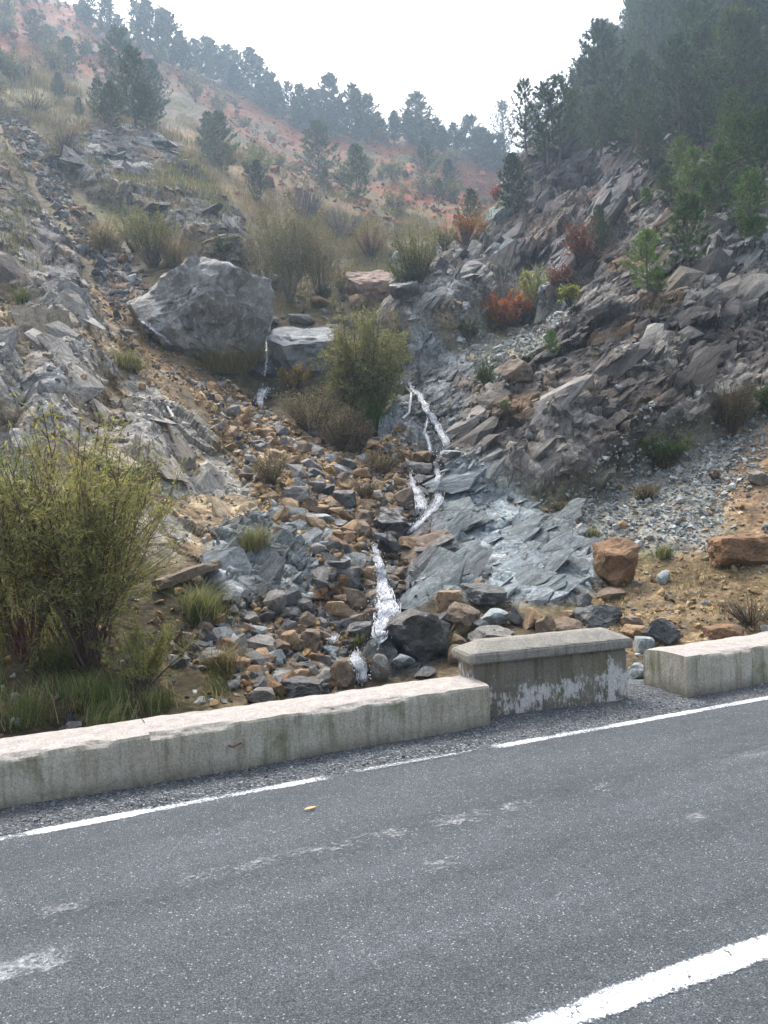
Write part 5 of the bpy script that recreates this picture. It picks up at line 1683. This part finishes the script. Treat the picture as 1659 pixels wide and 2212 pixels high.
def plant(u, v, wpx, hpx, label, pal, stems=22, leaves=2500, ll=0.07, lw=0.011, name='bush', cat='bush', seed=None, bark=(0.12, 0.09, 0.07), group=None, upright=0.5, sub=5, thick=0.012, Y=None, leaf_from=0.35, asym=(0, 0)):
    p, n, Yh = hit(u, v)
    W, Hh = wpx * Yh / FPX, hpx * Yh / FPX
    st_m, lf_m = bush(seed if seed is not None else int(u * 7 + v), Hh, W * 0.52, stems, leaves, ll * Yh / 15, lw * Yh / 15, pal, bark, sub=sub, thick=thick * Yh / 15, upright=upright, leaf_from=leaf_from, asym=asym)
    o = empty(name, p - Vector((0, 0, 0.02)), label, cat, group)
    add('branches', st_m, o)
    if lf_m:
        add('foliage', lf_m, o)
    return o
# the big willow at the lower left
plant(190, 1440, 430, 500, 'large yellow-green willow shrub at the lower left behind the wall', WILLOW, 52, 22000, 0.135, 0.0135, 'willow', 'willow', 5, (0.14, 0.095, 0.075), sub=12, thick=0.02, leaf_from=0.5, upright=0.2)
plant(60, 1420, 300, 430, 'second willow clump cut off by the left picture edge', WILLOW, 28, 9000, 0.13, 0.013, 'willow', 'willow', 6, (0.15, 0.08, 0.055), sub=10, thick=0.018, upright=0.3)
plant(310, 1490, 240, 150, 'low arching willow branches right of the large willow', WILLOW, 20, 4500, 0.10, 0.0100, 'willow', 'willow', 8, (0.11, 0.09, 0.08), sub=7, thick=0.018, upright=0.1)
# gully
plant(800, 925, 165, 235, 'dense olive green bush in the middle of the gully', OLIVE, 46, 15000, 0.085, 0.012, sub=9, leaf_from=0.2)
plant(765, 935, 110, 150, 'olive bush crowding the left side of the dense one', OLIVE, 26, 6000, 0.085, 0.011, sub=8)
plant(672, 945, 150, 112, 'brown twiggy bush below the flat-topped boulder', TWIG, 60, 3500, 0.06, 0.008, sub=8)
plant(735, 975, 130, 110, 'grey-brown twiggy bush at the scree top', TWIG, 50, 2600, 0.06, 0.008, sub=7)
plant(640, 845, 80, 55, 'ochre dry bush beside the small waterfall', [((0.30, 0.22, 0.06), .6), ((0.22, 0.17, 0.06), .4)], 26, 1600, 0.07, 0.010)
plant(780, 980, 70, 80, 'pale dry upright weeds under the dense bush', DRY, 40, 900, 0.05, 0.007, upright=0.9)
plant(822, 1025, 110, 60, 'thin grey-brown bush above the scree stones', TWIG, 40, 900, 0.05, 0.008)
plant(790, 1085, 55, 48, 'dry reddish-brown tuft bush in the scree', DRY, 40, 900, 0.05, 0.007)
plant(585, 1050, 80, 72, 'small grey-green bush on the left of the scree', TWIG, 40, 1500, 0.05, 0.008)
plant(625, 655, 160, 215, 'tall twiggy yellow-brown bush beside the giant boulder', OLIVE + TWIG, 38, 9000, 0.05, 0.0075, upright=0.6, sub=9, bark=(0.2, 0.17, 0.13), thick=0.007)
plant(690, 650, 120, 175, 'twiggy bush left of the pinkish boulder', TWIG, 30, 5000, 0.05, 0.007, upright=0.6, sub=8, bark=(0.2, 0.17, 0.14), thick=0.007)
plant(575, 620, 100, 150, 'greyish twig bush behind the giant boulder', TWIG, 28, 3500, 0.05, 0.007, upright=0.6, bark=(0.2, 0.18, 0.16), thick=0.007)
plant(330, 578, 110, 122, 'yellow-green bush in the wet debris above the giant boulder', OLIVE, 40, 4500, 0.055, 0.008, upright=0.7)
plant(290, 545, 70, 80, 'smaller yellow-green bush left of the debris bush', OLIVE, 26, 2000, 0.055, 0.008, upright=0.7)
plant(905, 610, 115, 108, 'yellow-brown bush above the blue-dark stone', OLIVE, 46, 4200, 0.05, 0.007, upright=0.8)
plant(880, 625, 80, 62, 'green bush at the right of the pinkish boulder', GREEN, 26, 1800, 0.05, 0.008)
plant(800, 560, 90, 70, 'rusty brush above the pinkish boulder', [((0.26, 0.15, 0.07), .6), ((0.2, 0.16, 0.08), .4)], 30, 2000, 0.05, 0.007)
plant(740, 520, 110, 70, 'grey leafless brush in the upper gully', DRY, 60, 600, 0.04, 0.006, bark=(0.17, 0.15, 0.15))
plant(738, 640, 80, 70, 'straw brown brush between the twig bush and the pinkish boulder', TWIG, 30, 2200, 0.05, 0.007, bark=(0.2, 0.17, 0.14), thick=0.007)
plant(660, 480, 100, 80, 'purplish bare brush high in the gully', DRY, 70, 300, 0.04, 0.006, bark=(0.17, 0.145, 0.15))
plant(1005, 530, 100, 66, 'orange-brown autumn shrub at the gully head', ORANGE, 26, 3000, 0.045, 0.009)
plant(960, 545, 60, 50, 'olive brush left of the orange-brown shrub', OLIVE, 24, 1200, 0.045, 0.008)
plant(1072, 432, 26, 28, 'small scarlet shrub at the cliff shoulder', [((0.42, 0.06, 0.03), 1)], 14, 700, 0.03, 0.008)
plant(1085, 712, 105, 72, 'flame red and orange autumn shrub under the back cliff', REDS, 28, 3600, 0.055, 0.012)
plant(1150, 690, 70, 60, 'red-leaved shrub right of the flame one', REDS, 20, 1300, 0.05, 0.011)
plant(1165, 672, 100, 86, 'yellow-green sapling thicket beside the red shrubs', YELL, 22, 1300, 0.065, 0.016, bark=(0.22, 0.2, 0.19))
plant(1232, 660, 40, 46, 'bright yellow shrub at the cliff foot', YELL, 18, 900, 0.06, 0.013)
plant(1090, 665, 110, 92, 'bare grey branching sapling above the flame shrub', YELL, 26, 60, 0.06, 0.016, bark=(0.27, 0.25, 0.24), name='sapling', cat='sapling')
plant(1255, 582, 64, 96, 'rust-red shrub in the cliff cleft', RUSTY, 24, 2600, 0.05, 0.010)
plant(1212, 604, 56, 62, 'lower rust-red shrub left of the cleft', RUSTY, 22, 1300, 0.05, 0.010)
plant(1010, 738, 60, 48, 'dark green juniper below the grey bedrock hump', GREEN, 24, 1800, 0.04, 0.008)
plant(1052, 845, 48, 66, 'dark green juniper beside the purple-brown boulder', GREEN, 24, 1800, 0.04, 0.008)
plant(1435, 1012, 125, 76, 'dark green shrub at the foot of the dark cliff', GREEN, 40, 6000, 0.04, 0.009)
plant(1580, 940, 120, 112, 'brownish green bush at the right foot of the cliff', [((0.10, 0.10, 0.04), .5), ((0.15, 0.12, 0.06), .5)], 50, 4500, 0.04, 0.008)
plant(1652, 890, 50, 60, 'green shrub at the right picture edge', GREEN, 24, 2000, 0.04, 0.010)
plant(1395, 1082, 62, 40, 'grey-green cushion bush on the gravel slope', TWIG, 40, 2000, 0.03, 0.006)
plant(1546, 1040, 34, 30, 'small dark cushion bush on the gravel', DRY, 26, 700, 0.03, 0.006)
plant(1215, 1105, 70, 28, 'flat brownish cushion at the cliff base', TWIG, 30, 900, 0.03, 0.006)
plant(1620, 1350, 110, 60, 'dry reddish brush behind the right wall', DRY, 50, 1500, 0.03, 0.005)
plant(60, 170, 110, 45, 'pale straw brush on the upper left slope', [((0.30, 0.26, 0.15), .6), ((0.2, 0.17, 0.1), .4)], 30, 1600, 0.04, 0.007)
plant(70, 245, 90, 40, 'second pale straw brush on the upper left slope', [((0.27, 0.25, 0.15), .6), ((0.2, 0.17, 0.1), .4)], 30, 1400, 0.04, 0.007)
plant(140, 330, 80, 46, 'grey bare brush above the left debris chute', DRY, 50, 500, 0.04, 0.006, bark=(0.18, 0.15, 0.16))
plant(480, 555, 40, 44, 'fresh green plant at the lower end of the grey crag', GREEN, 16, 900, 0.045, 0.009)
plant(700, 655, 36, 40, 'fresh green plant in the twig bushes', GREEN, 16, 700, 0.045, 0.010)
plant(905, 590, 30, 30, 'fresh green plant right of the pinkish boulder', GREEN, 14, 600, 0.045, 0.010)

# low scrub dotted over the far slopes: three shapes, copied
SCRUB = [bush(2000 + k, 1.5, 1.0, 16, 900, 0.22, 0.045, pal_, (0.17, 0.14, 0.12), sub=5, thick=0.02, upright=0.3) for k, pal_ in enumerate((OLIVE, TWIG, [((0.13, 0.15, 0.06), .6), ((0.2, 0.17, 0.08), .4)]))]
rs = np.random.default_rng(88)
for i in pick(np.clip(Z['red'] + Z['rubble'] + Z['straw'] * 0.6 + Z['straw2'], 0, 1) * smooth(30, 45, dist), 56, 89):
    o = empty('scrub', Vector(P[i]) - Vector((0, 0, 0.05)), 'low hazy scrub bush dotted on the far slopes', 'scrub', 'scrub of the far slopes', rs.uniform(0, 6.28), float(rs.uniform(0.5, 1.5)))
    a_, b_ = SCRUB[int(rs.integers(3))]
    add('branches', a_, o)
    add('foliage', b_, o)

# ------------------------------------------------------------------ grass
def blades(pos, nrm, hgt, wd, pal, seed, bend=0.5):
    r = np.random.default_rng(seed)
    n = len(pos)
    ang = r.uniform(0, 6.283, n)
    d = np.c_[np.cos(ang), np.sin(ang), np.zeros(n)]
    h = hgt * r.uniform(0.5, 1.3, n)
    up = unit(np.array([0, 0, 1.0]) + nrm * 0.25 + r.normal(size=(n, 3)) * 0.18)
    b = bend * r.uniform(0.3, 1.4, (n, 1))
    s = np.c_[-d[:, 1], d[:, 0], np.zeros(n)] * (wd * r.uniform(0.7, 1.3, n))[:, None]
    p1 = pos + up * (h * 0.55)[:, None] + d * (h[:, None] * b * 0.2)
    p2 = pos + up * (h * 0.85)[:, None] + d * (h[:, None] * b * 0.75)
    V = np.stack([pos - s, pos + s, p1 + s * 0.8, p1 - s * 0.8, p2 + s * 0.15, p2 - s * 0.15], 1).reshape(-1, 3)
    f = np.array([[0, 1, 2, 3], [3, 2, 4, 5]])
    F_ = (f[None] + (np.arange(n) * 6)[:, None, None]).reshape(-1, 4)
    pc = np.array([c for c, _ in pal]); pw = np.array([q for _, q in pal])
    cc = pc[r.choice(len(pc), n, p=pw / pw.sum())] * r.uniform(0.7, 1.3, (n, 1))
    return V, F_, np.repeat(cc, 6, 0)
GP = [((0.10, 0.15, 0.035), .42), ((0.16, 0.19, 0.055), .28), ((0.36, 0.30, 0.15), .3)]
SP = [((0.29, 0.22, 0.11), .45), ((0.20, 0.155, 0.07), .35), ((0.14, 0.14, 0.055), .2)]
MP = [((0.15, 0.17, 0.055), .5), ((0.23, 0.20, 0.09), .5)]
def grass(zw, n, hgt, wd, pal, seed, label, clump=0.9):
    r = np.random.default_rng(seed)
    cl_ = np.clip(fbm(P / (clump * np.clip(dist / 14, 0.5, 4))[:, None], 3, seed) * 3 + 0.25, 0.0, 1) ** 1.5
    ids = pick(zw * cl_, n, seed)
    k = np.clip(dist[ids] / 12, 0.6, 5)
    pos = P[ids] + r.normal(size=(n, 3)) * (0.03 * k)[:, None] * np.array([1, 1, 0.2])
    ac = Acc()
    ac.put(*blades(pos, NRM2[ids], hgt * k ** 0.5, wd * k, pal, seed))
    add('grass', ac.mesh('grass', M_GRASS), kind='stuff')['label'] = label
grass(Z['bank'], 8500, 0.20, 0.0055, GP, 901, 'green and straw grass on the bank behind the left wall', 0.6)
grass(np.maximum(Z['straw'], Z['straw2']), 16000, 0.30, 0.0035, SP, 902, 'dry straw grass on the upper slopes')
grass(Z['gully'], 14000, 0.26, 0.0035, MP + SP, 903, 'rough grass in the upper gully')
open_ = np.clip(1 - rockiness * 0.75 - Z['scree'] - Z['screelow'] - Z['gravel'] - 0.8 * Z['red'] - 0.8 * Z['clay'] - 0.7 * Z['screetop'] - Z['slab'], 0, 1) * smooth(90, 40, dist) * (perp > 6.2)
grass(open_, 28000, 0.19, 0.0035, MP + SP, 904, 'sparse grass over the open slopes', 0.7)
grass(np.clip(Z['leftpale'] + Z['leftcrag'] + Z['topcrag'] + Z['rust'], 0, 1), 13000, 0.16, 0.0035, MP + GP + SP, 905, 'grass tufts rooted on the left rocks', 0.5)
grass(Z['dirt'], 2500, 0.09, 0.0025, MP + SP, 906, 'thin grass on the dirt behind the right wall', 0.4)
grass(Z['forest'], 5000, 0.25, 0.0035, SP, 907, 'dry undergrowth on the right spur', 0.7)
grass(np.clip(Z['cliff'] * 0.5 + Z['cliffback'] * 0.3, 0, 1), 2500, 0.14, 0.003, MP + SP, 908, 'grass in the cliff ledges', 0.35)
def tuft(u, v, wpx, hpx, n, pal, label, bend=1.0, wd=0.0035):
    p, nn, Y = hit(u, v)
    r = np.random.default_rng(int(u + v * 3))
    W, Hh = wpx * Y / FPX, hpx * Y / FPX
    pos = np.c_[r.normal(size=(n, 2)) * W * 0.16, r.normal(size=n) * 0.01]
    ac = Acc()
    ac.put(*blades(pos, np.tile(np.array(nn[:]), (n, 1)), Hh, wd * Y / 10, pal, int(u), bend))
    add('grass_tuft', ac.mesh('grass_tuft', M_GRASS), label=label, cat='grass tuft', loc=p)
tuft(482,1452,90,60,420,SP,'straw-coloured grass tuft hanging below the tilted grey slab',1.4)
tuft(228,545,70,62,380,SP,'pale drooping grass tuft beside the debris chute',1.4)
tuft(375,575,60,60,300,SP,'pale grass tuft under the debris bush',1.3)
tuft(552,1188,90,60,320,MP,'yellow-green grass tuft on the pale left slab',1.0)
tuft(812,935,80,75,700,[((0.055,0.12,0.025),.8),((0.1,0.15,0.04),.2)],'lush green grass clump under the dense bush',0.6)
tuft(275,800,110,45,420,MP,'green grass patch on the pale left slope',0.9)
tuft(48,655,40,34,200,GP,'bright green tuft on the far left slope',0.8)
tuft(430,1340,90,80,480,GP,'tall green grass at the right of the willow',0.8)
tuft(480,810,130,60,520,[((0.22,0.16,0.06),.6),((0.15,0.15,0.05),.4)],'brownish grass under the giant boulder',1.2)
tuft(545,805,50,60,260,[((0.25,0.19,0.07),.7),((0.15,0.15,0.05),.3)],'golden grass clump left of the small waterfall',1.2)
tuft(770,1400,44,34,180,GP,'green grass between the brown stones by the stream',0.9)
tuft(958,1415,30,60,160,[((0.18,0.16,0.06),.6),((0.1,0.12,0.04),.4)],'grass hanging by the wet black rock',1.2)
tuft(1435,1205,50,30,260,GP,'green tuft in the right scree',0.6)
tuft(1282,1170,36,32,200,MP,'green tuft above the rust-brown boulder',0.7)
tuft(200,1530,150,80,380,GP,'rank green grass at the foot of the willow',0.8)
tuft(60,1560,160,85,380,GP,'rank green grass at the lower left corner of the bank',0.8)
tuft(340,1530,120,55,300,GP,'green grass just behind the left wall',0.8)

# ================================================================== haze: the air of the valley
zt = max(float(P[:, 2].max()), max((o.matrix_world.translation.z for o in scene.objects), default=0)) + 14
bm = bmesh.new()
bmesh.ops.create_cube(bm, size=1)
me = bpy.data.meshes.new('haze'); bm.to_mesh(me); bm.free()
hz = add('haze', me, kind='stuff')
hz['label'] = 'pale morning haze filling the valley'
hz.location = (0, 90, (zt - 5) / 2)
hz.scale = (420, 330, zt + 5)
hm = bpy.data.materials.new('haze')
hm.use_nodes = True
for q in list(hm.node_tree.nodes):
    if q.type == 'BSDF_PRINCIPLED':
        hm.node_tree.nodes.remove(q)
pv = hm.node_tree.nodes.new('ShaderNodeVolumePrincipled')
pv.inputs['Color'].default_value = (0.60, 0.79, 1.0, 1)
pv.inputs['Density'].default_value = 0.0019
pv.inputs['Anisotropy'].default_value = 0.45
hm.node_tree.links.new(pv.outputs[0], [q for q in hm.node_tree.nodes if q.type == 'OUTPUT_MATERIAL'][0].inputs['Volume'])
me.materials.append(hm)
print('triangles', sum(len(m.loop_triangles) or sum(len(p.vertices) - 2 for p in m.polygons) for m in bpy.data.meshes if m.users))
